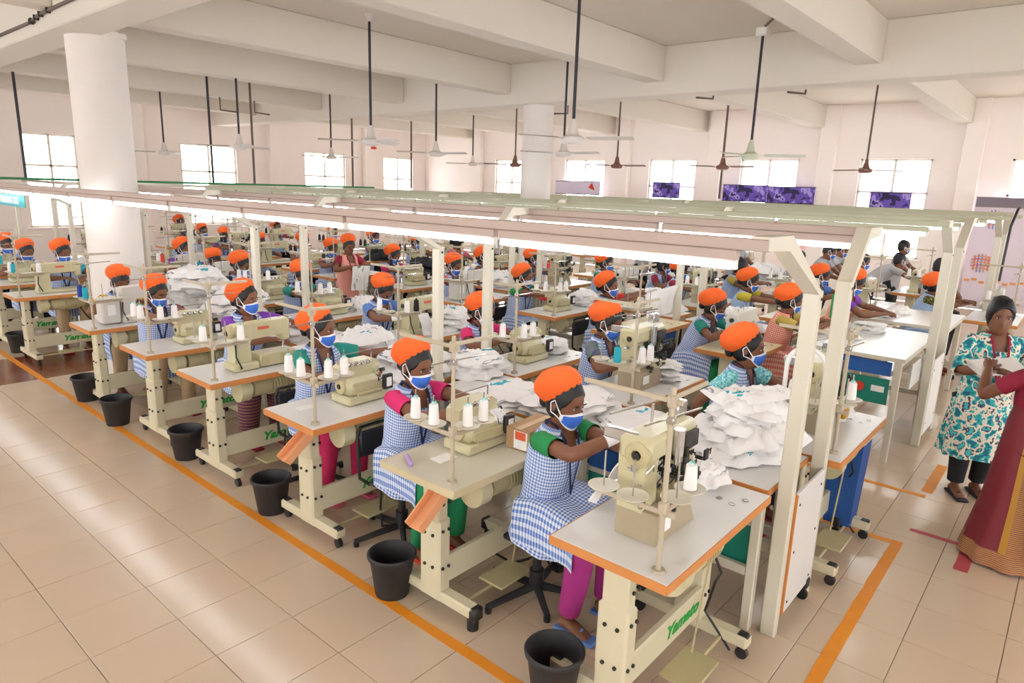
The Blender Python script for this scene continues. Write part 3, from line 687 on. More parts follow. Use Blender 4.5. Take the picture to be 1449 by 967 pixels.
# ------------------------------------------------------------------ people (each faces -y in its own frame)
HR = [(-.135, .0, .045, .05), (-.118, .022, .046, .062), (-.104, .023, .054, .069), (-.09, .02, .06, .076), (-.076, .016, .0635, .082), (-.062, .013, .066, .086), (-.048, .009, .068, .09), (-.036, .007, .0695, .092), (-.022, .004, .071, .094), (-.008, .002, .072, .095),
      (.008, 0, .0725, .0955), (.024, -.001, .073, .096), (.045, -.003, .0725, .096), (.07, -.006, .067, .089), (.093, -.008, .056, .074), (.112, -.009, .038, .05), (.122, -.01, .015, .02)]
def head_ring(i, grow=0, n=28, face=True):
    h, o, a, d = HR[i]; a += grow; d += grow; pts = []
    for j in range(n):
        th = 2*PI*j/n; q = th-.45*math.sin(th); sx, cz = math.sin(q), math.cos(q)
        x = a*sx; f = o+d*cz
        if face and cz > 0:
            k = max(0, 1-abs(h+.036)/.016)*.45+max(0, 1-abs(h+.03)/.05)*.55
            f += .021*math.exp(-(x/.0125)**2)*k
            f -= .008*math.exp(-((abs(x)-.031)/.015)**2-((h-.006)/.016)**2)
            f += .005*math.exp(-((abs(x)-.03)/.02)**2-((h-.027)/.01)**2)
            f += .006*math.exp(-(x/.018)**2-((h+.066)/.012)**2)-.004*math.exp(-(x/.02)**2-((h+.088)/.007)**2)
        pts.append(V((x, -f, h+(grow if h > .1 else 0))))
    return pts, [math.cos(2*PI*j/n-.45*math.sin(2*PI*j/n)) for j in range(n)]
def face_bits(b, X, open_eye=True, mouth=True):
    s = b.X; b.X = X
    for e in (-1, 1):
        b.ell((e*.031, -.0835, .007), (.0125, .008, .0055 if open_eye else .0042), 10, 6, 1); b.ell((e*.031, -.0885, .0065), (.0066, .0042, .0058 if open_eye else .004), 8, 5, 2)
        b.box((e*.032, -.095, .0265), (.03, .006, .0045), .001, 2)
        b.tube([(e*.017, -.0895, .011), (e*.03, -.0925, .0148), (e*.045, -.084, .0105)], .0016, 5, 2)
        b.ell((e*.074, .006, -.012), (.009, .019, .029), 8, 6, 0)
    if mouth:
        b.ell((0, -.1, -.065), (.021, .006, .0042), 10, 5, 3); b.ell((0, -.099, -.0735), (.018, .0065, .005), 10, 5, 3)
    b.X = s
def head_at(h, j, grow=0, n=28):
    i = 0
    while i < len(HR)-2 and HR[i+1][0] < h: i += 1
    A, B = HR[i], HR[i+1]; u = min(1, max(0, (h-A[0])/(B[0]-A[0]))); o, a, d = [A[k]+(B[k]-A[k])*u for k in (1, 2, 3)]
    th = 2*PI*j/n; q = th-.2*math.sin(th)
    return V(((a+grow)*math.sin(q), -(o+(d+grow)*math.cos(q)), h+(grow if h > .1 else 0))), math.cos(q)
def ease(c, K):
    for (c0, h0), (c1, h1) in zip(K, K[1:]):
        if c >= c1: u = (c-c1)/(c0-c1); u = u*u*(3-2*u); return h1+(h0-h1)*u
    return K[-1][1]
def hair_fn(man, loose=False):
    K = [(1.0, .076), (.86, .069), (.45, .006), (.1, -.05), (-.2, -.08), (-1.01, -.1)] if not man else [(1.0, .07), (.75, .064), (.3, .0), (-.1, -.03), (-1.01, -.07)]
    if loose: K = [(1.0, .075), (.93, .068), (.7, .035), (.4, -.03), (-.1, -.085), (-1.01, -.105)]
    def f(b):
        n = 36; RR = []
        for i in range(13):
            r = []
            for j in range(n):
                c = head_at(0, j, n=n)[1]; hl = ease(c, K); h = hl+(.122-hl)*(i/12)
                g = (.001 if i == 0 else .0085+.006*max(0, -c))*(1 if not man else .8)
                if loose: g = (.0125+.008*max(0, -c))*min(1, i/4)**.7-.005*(j == 0 and 2 < i < 10)+.0012*(j % 2)*(i > 2)
                r.append(head_at(h, j, g, n)[0])
            RR.append(r)
        b.rings(RR, cap0=False)
        if not man: b.ell((0, .105, -.045), (.044, .036, .046), 12, 8) if not loose else b.ell((.01, .125, -.05), (.06, .045, .058), 14, 9)
    return f
def cap_fn(b):
    prof = [(-.012, .08, .106), (.0, .085, .112), (.014, .094, .121), (.036, .104, .13), (.062, .107, .131), (.09, .1, .118), (.114, .08, .094), (.129, .047, .056), (.135, .01, .012)]; n = 48; RR = []
    for i, (k, rx, ry) in enumerate(prof):
        rf = (.003 if i < 3 else .0022)
        RR.append([(rx*math.cos(a)*(1+rf*12*math.sin(16*a+.4*i)), ry*math.sin(a)*(1+rf*12*math.sin(16*a+.4*i))+.006*i*.3, k+.004*math.sin(5*a+i)*(i > 1)) for a in [2*PI*j/n for j in range(n)]])
    b.rings(RR, cap0=False)
def mask_fn(b):
    nu, nv = 14, 9; G = []
    for i in range(nu+1):
        u = -1+2*i/nu
        for j in range(nv+1):
            v = j/nv; top = -.014-.022*u*u+.012*math.exp(-(u/.22)**2); bot = -.116+.056*u*u; ph = u*1.2
            d = .1-.008*v+.014*(1-u*u)*math.sin(PI*min(1, v*1.15))+.012*math.exp(-(u/.17)**2)*(1-v)
            G.append((.0815*math.sin(ph), -(.005+d*math.cos(ph)), top*(1-v)+bot*v))
    A = [b.pt(p) for p in G]; B = [b.pt((p[0]*.965, p[1]*.965, p[2])) for p in G]; K = nv+1
    for i in range(nu):
        for j in range(nv):
            m = 1 if i in (0, nu-1) or j in (0, nv-1) else 0
            q = (i*K+j, i*K+j+1, (i+1)*K+j+1, (i+1)*K+j); b.fc([A[x] for x in q][::-1], m); b.fc([B[x] for x in q], 1)
def loop_fn(b, e):
    if 1:
        b.tube([(e*.074, -.045, -.038), (e*.078, -.02, -.01), (e*.08, .008, .022), (e*.082, .026, .0)], (.0035), 6)
        b.tube([(e*.074, -.043, -.06), (e*.077, -.015, -.05), (e*.082, .012, -.045), (e*.082, .026, 0)], (.0028), 6)
def torso_ring(t, rx, ry, cy, n=32, ex=2.5):
    P = []
    for j in range(n):
        a = 2*PI*j/n; s_, c = math.sin(a), math.cos(a)
        P.append(V((rx*math.copysign(abs(s_)**(2/ex), s_), cy+ry*math.copysign(abs(c)**(2/ex), c), t)))
    return P                                            # j = 0 at the back, n/2 in front
VEST = {'seat': [(-.17, .21, .21, -.06), (-.09, .205, .195, -.065), (-.01, .186, .155, -.025), (.12, .158, .118, 0), (.26, .167, .128, -.004), (.36, .172, .116, 0), (.41, .17, .096, 0), (.447, .138, .08, .002), (.474, .088, .068, .006)],
        'stand': [(-.22, .195, .15, 0), (-.1, .188, .142, 0), (.0, .175, .13, 0), (.12, .156, .116, 0), (.26, .167, .128, -.004), (.36, .172, .116, 0), (.41, .17, .096, 0), (.447, .138, .08, .002), (.474, .088, .068, .006)],
        'kurta': [(-.47, .235, .17, 0), (-.25, .22, .162, 0), (-.06, .198, .152, 0), (.1, .165, .125, 0), (.26, .175, .138, -.006), (.36, .178, .12, 0), (.41, .176, .1, 0), (.447, .14, .082, .002), (.474, .092, .07, .006)]}
def vest_fn(style, vneck=True):
    def f(b):
        P = VEST[style]; n = 32; RR = [torso_ring(*p, n=n) for p in P]
        for i, r in enumerate(RR):                        # soft folds in the hem
            if P[i][0] < 0:
                for j, q in enumerate(r): k = 1+.035*math.sin(9*2*PI*j/n)*(-P[i][0]/.2); q.x *= k; q.y *= k
        us = [j*.032 for j in range(n+1)]; vs = [p[0] for p in P]
        def mf(i, j):
            if vneck and i >= 5 and n/2-(i-4) <= j+.5 <= n/2+(i-4): return None
            return 0
        b.rings(RR, cap0=False, cap1=False, uvs=(us, vs), mf=mf)
        o = [[V((p.x*.96, p.y*.95, p.z)) for p in r] for r in RR]
        b.rings([r[::-1] for r in o], cap0=False, cap1=False, mf=lambda i, j: mf(i, n-2-j if j < n-1 else n-1), uvs=(us, vs))
    return f
def lap_fn(b):
    # the vest hem falling over the lap of a seated person; frame at the pelvis
    RR = []
    for y, w, zt, zs in ((.06, .195, .07, -.15), (-.05, .205, .1, -.14), (-.14, .21, .1, -.13), (-.23, .212, .085, -.14), (-.31, .212, .072, -.15), (-.34, .212, .06, -.17)):
        r = []
        for i in range(17):
            a = -1+2*i/16; s_ = abs(a)
            z = zt-.012*math.cos(a*PI*2)*(1-s_) if s_ < .62 else zt-(zt-zs)*((s_-.62)/.38)**1.3
            r.append((w*min(1, s_/.66)*math.copysign(1, a)*(1+.02*math.sin(9*a+20*y)), y+.006*math.sin(12*a), z))
        RR.append(r)
    us = [i*.032 for i in range(18)]; vs = [q*.085 for q in range(6)]
    b.rings(RR, closed=False, uvs=(us, vs))
def hand(b, w, d, nrm, side, m=0, g=1.0):
    d = d.normalized(); nrm = (nrm-d*nrm.dot(d)).normalized(); s = d.cross(nrm)*side
    RR = []
    for k, a, t in ((-.012, .021, .018), (.01, .024, .017), (.035, .034, .0165), (.062, .038, .015), (.08, .036, .012), (.088, .028, .008)):
        RR.append([w+d*k*g+s*a*g*math.cos(q)*side+nrm*t*g*math.sin(q) for q in [2*PI*i/10 for i in range(10)]])
    b.rings(RR, m)
    for i, L in enumerate((.066, .074, .069, .055)):
        p = w+d*.078*g+s*(.027-.018*i)*g; r = .0084*g
        b.tube([p-d*.012, p+d*L*.45-nrm*.004, p+d*L*.75-nrm*L*.25, p+d*L*.86-nrm*L*.52], [r, r, r*.92, r*.7], 7, m)
    p = w+d*.02*g+s*.024*g
    b.tube([p, p+d*.025+s*.022, p+d*.05+s*.03-nrm*.008, p+d*.068+s*.027-nrm*.016], [.0125*g, .0115*g, .0095*g, .0068*g], 7, m)
def ik(S_, W_, a, c, hint):
    D = W_-S_; L = min(D.length, (a+c)*.999); u = D.normalized(); x = (a*a-c*c+L*L)/(2*L); h = math.sqrt(max(0, a*a-x*x))
    n = hint-u*hint.dot(u); n = n.normalized() if n.length > 1e-5 else u.orthogonal()
    return S_+u*x+n*h, S_+u*L
LEAN = {}
def person(label, top, rz=0, seat=True, lean=14, head=(22, 0), rh=(-.13, -.42, .955), lh=(.13, -.42, .955), blouse='green', vest='blue', legs='black', hat=True, mask=True, gloves='', man=False, sleeve=.55, kurta=False, lanyard=True, badge=False, papers=False, hints=None, reach=None, group=None, elbow=None, sandal='maroon', lx=0):
    l = R(lean); T = .47; pit, yaw = R(head[0]), R(head[1]); hp = l*.6+pit*.35
    hd = V((0, -math.sin(hp), math.cos(hp))); s_ = V((0, -math.sin(l), math.cos(l)))
    off = s_*T+hd*.13                                    # pelvis -> head centre
    if kurta or not hat: topo = .132
    else: topo = .15
    hz = top[2]-off.z-topo
    o2 = Matrix.Rotation(rz, 3, 'Z') @ V((off.x, off.y, 0))
    t = thing('person', label, 'person', (top[0]-o2.x, top[1]-o2.y, 0), rz, group)
    if reach is not None:
        ry_ = reach-t.location.y; rh = (rh[0], ry_+(rh[1]+.42), rh[2]); lh = (lh[0], ry_+(lh[1]+.42), lh[2])
    LEAN[t.name] = l
    H = V((0, 0, hz)); TM = Matrix.Translation(H) @ Matrix.Rotation(l, 4, 'X'); HC = H+off
    HM = Matrix.Translation(HC) @ Matrix.Rotation(yaw, 4, 'Z') @ Matrix.Rotation(pit, 4, 'X')
    hints = hints or {}
    J = {}
    for e, tgt in ((-1, rh), (1, lh)):
        Sh = TM @ V((e*.15, 0, .42)); E_, W_ = ik(Sh, V(tgt), .265, .235, hints.get(e, V((e*1, .35, -.4))))
        J[e] = (Sh, E_, W_)
    # legs
    LG = {}
    for e in (-1, 1):
        h_ = H+V((e*.085, 0, -.01))
        if seat:
            kn = V((e*.125+lx, -.35, max(hz-.03, .42))); an = V((e*.12+lx, -.30-.03*e, .085))
        else: kn = V((e*.088, -.03, hz*.53)); an = V((e*.085, .01+.03*e, .085))
        LG[e] = (h_, kn, an)
    def body(b):
        # one skin from pelvis through neck to the crown
        RR = [[TM @ p for p in torso_ring(tt, rx*.88, ry*.86, cy, 28)] for tt, rx, ry, cy in ((-.08, .16, .12, 0), (.0, .175, .135, 0), (.12, .155, .115, 0), (.26, .165, .125, 0), (.36, .17, .113, 0), (.41, .165, .093, 0), (.445, .13, .075, 0))]
        for k, (rx, ry) in ((.46, (.075, .06)), (.475, (.056, .052))): RR.append([TM @ p for p in torso_ring(k, rx, ry, .0, 28, 2)])
        hr = []
        for i in range(len(HR)):
            pts, _ = head_ring(i); pts = pts[14:]+pts[:14]   # torso rings start at the back
            pts = [pts[0]]+pts[:0:-1]
            hr.append([HM @ p for p in pts])
        n0 = RR[-1]; mid = [n0[j].lerp(hr[0][j], .55) for j in range(28)]; c = sum(mid, V())/28
        RR.append([c+(p-c).normalized()*.052 for p in mid])
        b.rings(RR+hr)
        face_bits(b, HM, not mask, not mask)
        for e in (-1, 1):
            Sh, E_, W_ = J[e]
            u, v = (E_-Sh), (W_-E_)
            b.tube([Sh-u*.12, Sh, Sh+u*.4, Sh+u*.8, E_-u*.04+v*.02, E_+v*.2, E_+v*.5, E_+v*.85, W_+v.normalized()*.004], [.028, .042, .041, .038, .036, .0365, .034, .026, .022], 11)
            hd_ = v.normalized(); hv = (hd_+V((-e*.25, -.25, -.05))).normalized() if not elbow else hd_
            hand(b, W_, hv, V((0, 0, 1)) if abs(hv.z) < .8 else V((0, -1, .2)), e)
            h_, kn, an = LG[e]; q = an-kn
            b.tube([h_, h_.lerp(kn, .5), kn, kn+q*.3, kn+q*.7, an], [.07, .062, .05, .05, .036, .031], 10)
            b.tube([an+V((0, .035, -.045)), an+V((0, .0, -.03)), an+V((0, -.07, -.055)), an+V((0, -.13, -.068))], [(.03, .03), (.034, .036), (.038, .024), (.03, .012)], 10, flat=(1, 0, 0))
    part('body', body, [skin, eye_w, hair_m, lip_m], t, ang=60)
    lo = not man and not hat; hm = part('hair', hair_fn(man, lo), hair_m, t, key='hair%d%d' % (man, lo), ang=70); hm.matrix_local = HM
    if hat:
        c = part('cap', cap_fn, orange_c, t, key='cap', ang=70); c.matrix_local = HM @ Matrix.Translation((0, .03, .03)) @ Matrix.Rotation(R(-43), 4, 'X')
    if mask:
        m_ = part('mask', mask_fn, [mask_b, mask_w], t, key='mask', ang=70); m_.matrix_local = HM
        [part('ear_loop', lambda b: loop_fn(b, e), mask_w, m_, key='loop%d' % e) for e in (-1, 1)]
    style = 'kurta' if kurta else ('seat' if seat else 'stand')
    vm = {'blue': gingham, 'pink': gingham_p, 'pale': blue_vest, 'grey': grey_shirt}.get(vest) or BL[vest]
    v_ = part('tunic' if kurta else 'shirt' if vest == 'grey' else 'vest', vest_fn(style, vest != 'grey'), vm, t, key='vest'+style+vest, ang=80); v_.matrix_local = TM @ Matrix.Diagonal((.94, .94, 1, 1))
    bm = BL.get(blouse, grey_shirt)
    if seat and vest != 'grey': part('vest_hem', lap_fn, vm, t, (0, 0, hz), key='lap'+vest, ang=80)
    for e in (-1, 1):
        Sh, E_, W_ = J[e]; u = E_-Sh; inn = TM @ V((e*.1, 0, .415))
        pts = [inn, Sh+V((0, 0, -.004)), Sh+u*.25, Sh+u*min(sleeve, .97)]; rr = [.044, .052, .055, .052]
        if sleeve > 1: pts.append(E_+(W_-E_)*(sleeve-1)); rr.append(.048)
        part('sleeve', lambda b: b.tube(pts, rr, 14, cap=False), bm, t, ang=70)
        if ('r' if e < 0 else 'l') in gloves:
            v = (W_-E_).normalized(); hv = (v+V((-e*.25, -.25, -.05))).normalized()
            part('glove', lambda b: [hand(b, W_, hv, V((0, 0, 1)), e, 0, 1.14), b.tube([W_-v*.06, W_-v*.02, W_+v*.01], [.031, .029, .027], 10)], glove_m, t)
        h_, kn, an = LG[e]; q = an-kn; lw = 1.35 if legs in ('stripes', 'floral') else 1
        part('trouser_leg', lambda b: b.tube([h_+V((0, .05, 0)), h_.lerp(kn, .35), h_.lerp(kn, .8), kn, kn+q*.12+V((0, .01, 0)), kn+q*.5, kn+q*.93], [.1, .094, .078, .076, .074*lw, .066*lw, .056*lw], 12, cap=False), TR[legs], t, ang=80)
        part('sandal', lambda b: [b.box((an.x, an.y-.055, .011), (.084, .235, .02), .006), b.tube([(an.x-.04, an.y-.08, .02), (an.x, an.y-.09, .052), (an.x+.04, an.y-.08, .02)], (.006), 6)], BL[sandal], t)
    if lanyard:
        def ly(b):
            for e in (-1, 1): b.tube([TM @ V(p) for p in ((e*.045, .055, .487), (e*.062, -.02, .487), (e*.055, -.085, .435), (e*.045, -.128, .34), (0, -.142, .14))], [(.0085, .0025)]*5, 6, flat=(1, 0, 0))
        y_ = part('lanyard', ly, BL['maroon'] if kurta or vest == 'pink' else navy, t)
        if badge: part('badge', lambda b: b.box(TM @ V((0, -.15, .095)), (.06, .008, .085), .003), white_p, y_)
    return t, TM, J
def stool(loc, rz, lb, star=True, back=True):
    t = thing('work_stool', lb, 'stool', loc, rz)
    part('seat', lambda b: b.box((0, 0, .372), (.29, .27, .04), .014), black, t)
    part('gas_column', lambda b: [b.cyl((0, 0, .07), (0, 0, .35), .024, 12), b.cyl((0, 0, .06), (0, 0, .17), .04, 12)], black, t)
    for i in range(5):
        a = 2*PI*i/5+PI/2; q = .31 if i in (0, 1, 4) else .23; part('base_leg', lambda b: [b.tube([(0, 0, .075), (q*math.cos(a), q*math.sin(a), .035)], [(.024, .018), (.016, .012)], 8), b.cyl(((q-.01)*math.cos(a), (q-.01)*math.sin(a), 0), ((q-.01)*math.cos(a), (q-.01)*math.sin(a), .03), .018, 8)], black, t)
    if back:
        part('back_frame', lambda b: b.tube([(-.1, .08, .34), (-.12, .17, .335), (-.17, .2, .38), (-.18, .205, .66), (-.15, .21, .71), (.15, .21, .71), (.18, .205, .66), (.17, .2, .38), (.12, .17, .335), (.1, .08, .34)], .011, 8), iron, t)
        part('backrest', lambda b: b.box((0, .2, .6), (.33, .022, .17), .01), black, t)
    return t
# ------------------------------------------------------------------ light frames and tubes
YP = [-3.47, -1.0, 1.45, 3.9, 6.4, 8.9]
light_frame(1.57, 2.08, .88, 2.52, YP, -3.5, 12.2, rail_m, 'nearest overhead frame, white Y posts with two long pinkish light rails')
light_frame(5.22, 5.82, 4.7, 6.4, [-3.47, -1.0, 1.45, 3.9, 6.4, 8.9], -3.52, 12.2, rail_g, 'second overhead frame, cream Y posts beside the white inspection table')
light_frame(9.1, 9.6, 8.45, 10.25, [-3.47, 1.45, 6.4], -3.6, 12.2, rail_g, 'third overhead frame, greenish Y posts at right behind the supervisor')
k_ = 0
for x, y0, y1, m, nm in ((.88, -3.4, 9.5, rail_m, 'left rail of the nearest frame'), (2.52, -3.4, 9.5, rail_m, 'right rail of the nearest frame'), (4.7, -3.4, 9.5, rail_g, 'left rail of the second frame'), (6.4, -3.4, 9.5, rail_g, 'right rail of the second frame'), (8.45, -3.4, 9.5, rail_g, 'left rail of the third frame'), (10.25, -3.4, 9.5, rail_g, 'right rail of the third frame')):
    y = y0+.62; i = 0
    while y < y1:
        o_ = ORD[i] if i < 12 else 'last'
        tube_light(x, y, 1.963, m, 'lit fluorescent batten, %s from the front under the %s' % (o_, nm), 'battens under the '+nm); y += 1.235; i += 1
proto_light = None
# far rail near the right wall
t = thing('light_rail', 'farthest cream light rail before the windows of the right wall', 'light rail', (12.9, -3.3, 2.0))
part('rail', lambda b: b.box((0, 6.5, 0), (.08, 13, .07), .006), rail_g, t, smooth=False)
for y in (0.1, 4.2, 8.4, 12.6): part('post', lambda b: b.box((0, y, -1.0), (.05, .07, 1.98), .006), steel_p, t, smooth=False)
for i in range(8): tube_light(12.9, -2.6+1.25*i, 1.94, rail_g, 'lit fluorescent batten, %s from the front under the farthest rail' % ORD[i], 'battens under the farthest rail')

# ------------------------------------------------------------------ prototypes
sewing_table('yam', 1.03, white_l, edge_o, 'Yamato')
sewing_table('grey', 1.03, grey_l, edge_c, None, feet='cap')
sewing_table('plain', 1.03, white_l, edge_o, None)
sewing_table('far', 1.03, white_l, edge_o, None, motor=False)
sewing_table('yellow', 1.15, cream_l, edge_o, None, motor=False, under='cabinet')
sewing_table('short', .78, cream_l, edge_o, None, motor=False, under='cabinet_short')
overlock('overlock'); lockstitch('cylbed', cyl_bed=True); lockstitch('lock'); lockstitch('lockbox', grey_e, grey_e, box=True, red=False); lockstitch('lockgrey', grey_e, grey_e, red=False)
interlock('inter'); interlock('interhoop', True); bartacker('bartack')
thread_stand('stand')
MNAME = {'overlock': 'cream overlock machine', 'cylbed': 'cream cylinder bed sewing machine', 'lock': 'cream lockstitch machine', 'lockbox': 'grey lockstitch machine with boxy motor', 'lockgrey': 'grey lockstitch machine', 'inter': 'tall cream coverstitch machine', 'interhoop': 'coverstitch machine with white hoop guard', 'bartack': 'big pale bartack machine'}
ROWN = {'A': 'aisle row', 'B': 'second row', 'C': 'third row', 'D': 'fourth row', 'E': 'fifth row', 'F': 'sixth row'}
XC = {'A': .93, 'B': 2.63, 'C': 4.66, 'D': 6.42, 'E': 8.15, 'F': 10.2}
CNT = {}
def station(row, y0, tk, mk, cones='', x=None, mdx=-.08, mdy=.27, stand=True, mrz=0, sxo=0):
    i = CNT.get(row, 0); CNT[row] = i+1; x = XC[row] if x is None else x
    wh = '%s table of the %s' % (ORD[i], ROWN[row])
    kind = {'grey': 'grey topped sewing table', 'yellow': 'cream topped table over green panels', 'short': 'short cream topped table', 'yam': 'white sewing table with green lettering'}.get(tk, 'white sewing table with orange edge')
    use(tk, (x, y0, 0), 0, '%s, %s in the %s' % (kind, ORD[i]+(' one' if not i else ''), ROWN[row]), 'tables of the '+ROWN[row])
    if mk: use(mk, (x+mdx, y0+mdy, Z+.0015), mrz, '%s on the %s' % (MNAME[mk], wh), 'machines of the '+ROWN[row])
    if stand:
        w = PROTO[tk]; sx = x-.45+sxo; sy = y0+.075
        use('stand', (sx, sy, Z+.001), 0, 'cream thread stand at the corner of the %s' % wh, 'thread stands of the '+ROWN[row])
        for c, (px, py), dn in zip(cones, STANDPOS, ('rear', 'inner', 'near right', 'outer right')):
            if c != '-': put_cone(c, (sx+px, sy+py, Z+.2665), '%s thread cone, %s disc of stand, %s' % (CONES[c][1], dn, wh), 'thread cones on the stand of the '+wh)
# aisle row
station('A', -3.44, 'yam', 'inter', '---w', mdx=-.13, mdy=.27)
station('A', -2.34, 'grey', 'overlock', 'wwww', mdx=-.02, mdy=.33)
station('A', -1.2, 'yam', 'overlock', 'wwww', mdx=.02, mdy=.28)
station('A', .03, 'yam', 'cylbed', '-w-w', mdx=-.03, mdy=.24)
station('A', 1.1, 'yam', 'overlock', 'wwww', mdx=0)
station('A', 2.34, 'plain', 'lockbox', 'bt', mdx=.05, mdy=.24)
station('A', 4.72, 'yam', 'lock', 'wt-w', x=.93, mdx=-.02)
station('A', 5.72, 'yam', 'overlock', 'wwt', x=.93)
station('A', 6.75, 'far', 'overlock', 'ww', x=.93)
station('A', 8.0, 'far', 'inter', 'ww', x=.95)
# second row
station('B', -3.57, 'plain', 'interhoop', 'w--w', mdx=0, mdy=.3, sxo=.06)
station('B', -2.3, 'plain', 'inter', '-tww', mdx=0)
station('B', -1.28, 'plain', 'overlock', 'wwww', mdx=-.05)
station('B', .08, 'plain', 'cylbed', 'w-wk', mdx=0)
station('B', 1.42, 'plain', 'overlock', 'wwww', mdx=-.1)
station('B', 2.62, 'plain', 'overlock', 'ww-w', mdx=-.05)
station('B', 3.72, 'plain', 'lockbox', 'wt', mdx=.0)
station('B', 4.98, 'far', 'lockgrey', 'wr', mdx=0)
station('B', 5.79, 'far', 'overlock', 'ww', mdx=-.1)
station('B', 7.0, 'far', 'lock', 'wk')
station('B', 8.3, 'far', 'inter', 'kk')
# third row
station('C', -2.3, 'short', 'lockgrey', '', x=4.45, mdx=-.02, stand=False)
station('C', -1.2, 'yellow', None, '', x=4.6)
station('C', -.04, 'plain', 'overlock', 'wwww', x=4.76, mdx=-.12)
station('C', 1.2, 'plain', 'lockbox', '', x=4.55, mdx=-.02)
station('C', 2.5, 'plain', 'overlock', 'kk', x=4.75)
station('C', 3.96, 'plain', 'overlock', 'k', x=4.66)
station('C', 5.0, 'far', 'overlock', 'kk', x=4.75); station('C', 6.08, 'far', 'lock', 'wk'); station('C', 7.1, 'far', 'inter', 'kk'); station('C', 8.33, 'far', 'overlock', 'kk'); station('C', 9.6, 'far', 'inter', 'kk')
# fourth row
station('D', -2.1, 'yellow', 'bartack', '', x=6.75, mdx=.1, stand=False)
station('D', -.93, 'plain', 'inter', 'ww', x=6.7); station('D', .12, 'yellow', 'lockgrey', '', x=6.5); station('D', 1.3, 'plain', 'inter', 'rr', x=6.55); station('D', 2.38, 'plain', 'lock', 'kk', x=6.5)
station('D', 3.4, 'far', 'overlock', 'ww'); station('D', 4.3, 'far', 'overlock', 'kk'); station('D', 5.4, 'far', 'overlock', 'kk'); station('D', 6.7, 'far', 'overlock', 'kk'); station('D', 8.8, 'far', 'lock', 'kk')
# fifth and sixth rows
station('E', -3.9, 'plain', 'lockgrey', 'w', x=8.55, mdx=-.12); station('E', -2.5, 'plain', 'lock', '', x=8.3); station('E', -1.4, 'far', 'overlock', 'ww', x=8.3); station('E', 0, 'far', 'inter', 'ww', x=8.4); station('E', 1.6, 'far', 'overlock', ''); station('E', 3.75, 'far', 'inter', 'ww', x=8.3); station('E', 5.25, 'far', 'overlock', 'ww')
station('F', -2.7, 'far', 'lock', 'ww', x=10.5); station('F', 0.2, 'far', 'lock', 'w', x=10.9); station('F', 2.0, 'far', 'overlock', 'ww', x=11); station('F', 4, 'far', 'inter', 'ww', x=11)
# centre tables between the first two rows
for i in range(9):
    y = [-2.83, -1.64, -.36, .815, 2.085, 3.26, 4.54, 5.745, 7.05][i]
    panel_desk('centre_table', 'white centre table between the first two rows, %s' % ('frontmost with green side panel' if i == 0 else ORD[i]+' from the front'), (1.785, y, 0), .6, 1.165, .8, white_l, edge_o, green=(i < 3))['group'] = 'centre tables'
for i in range(5):
    panel_desk('centre_table', 'white centre table between the third and fourth rows, %s' % ('frontmost' if i == 0 else ORD[i]+' from the front'), (5.53, -1.64+1.225*i+(.07 if i > 0 else 0)+(.06 if i > 2 else 0), 0), .46, 1.165, .8, white_l, edge_o)['group'] = 'far centre tables'
# end panel between the front posts
t = thing('end_panel', 'white board with orange edge closing the front end of the centre table', 'panel', (1.83, -3.505, 0))
part('board', lambda b: b.box((0, 0, .44), (.44, .018, .66), .003), white_l, t, smooth=False)
part('edge_strip', lambda b: b.box((-.223, -.001, .44), (.008, .024, .66), .002), edge_o, t, smooth=False)
part('screws', lambda b: [b.cyl((x, -.009, z), (x, -.012, z), .007, 8) for x in (-.17, .17) for z in (.16, .44, .7)], iron, t)
part('caster', lambda b: caster(b, .18, .01), iron, t)
# inspection tables
t = panel_desk('inspection_table', 'large white inspection table beside the supervisor, nearest at right', (5.23, -2.98, 0), 1.46, .85, .92, white_l, steel_p, green=False)
part('blue_panel', lambda b: b.box((0, .1, .76), (1.24, .02, .14), .002), blue_p, t, smooth=False); g_ = part('green_panel', lambda b: b.box((-.64, .02, .6), (.02, .68, .22), .002), green_p, t, smooth=False)
part('blue_side', lambda b: b.box((-.64, .02, .8), (.02, .68, .12), .002), blue_p, t, smooth=False); part('red_knob', lambda b: b.cyl((-.65, -.1, .62), (-.67, -.1, .62), .04, 16), BL['red'], g_); part('switch_plate', lambda b: b.box((-.653, -.24, .62), (.01, .1, .05), .002), white_p, g_, smooth=False)
part('end_board', lambda b: b.box((.1, -.432, .72), (1.1, .016, .22), .002), white_l, t, smooth=False)
t = panel_desk('inspection_table', 'second white inspection table with black legs behind the nearest one', (7.1, -3.0, 0), 1.15, .85, .9, white_l, steel_p)
t = thing('end_panel', 'white board standing between the posts beside the inspection table', 'panel', (5.52, -3.5, 0)); part('board', lambda b: b.box((0, .0, .44), (.5, .018, .7), .003), white_l, t, smooth=False); part('screws', lambda b: [b.cyl((x, -.009, z), (x, -.012, z), .007, 8) for x in (-.2, .2) for z in (.2, .7)], iron, t)
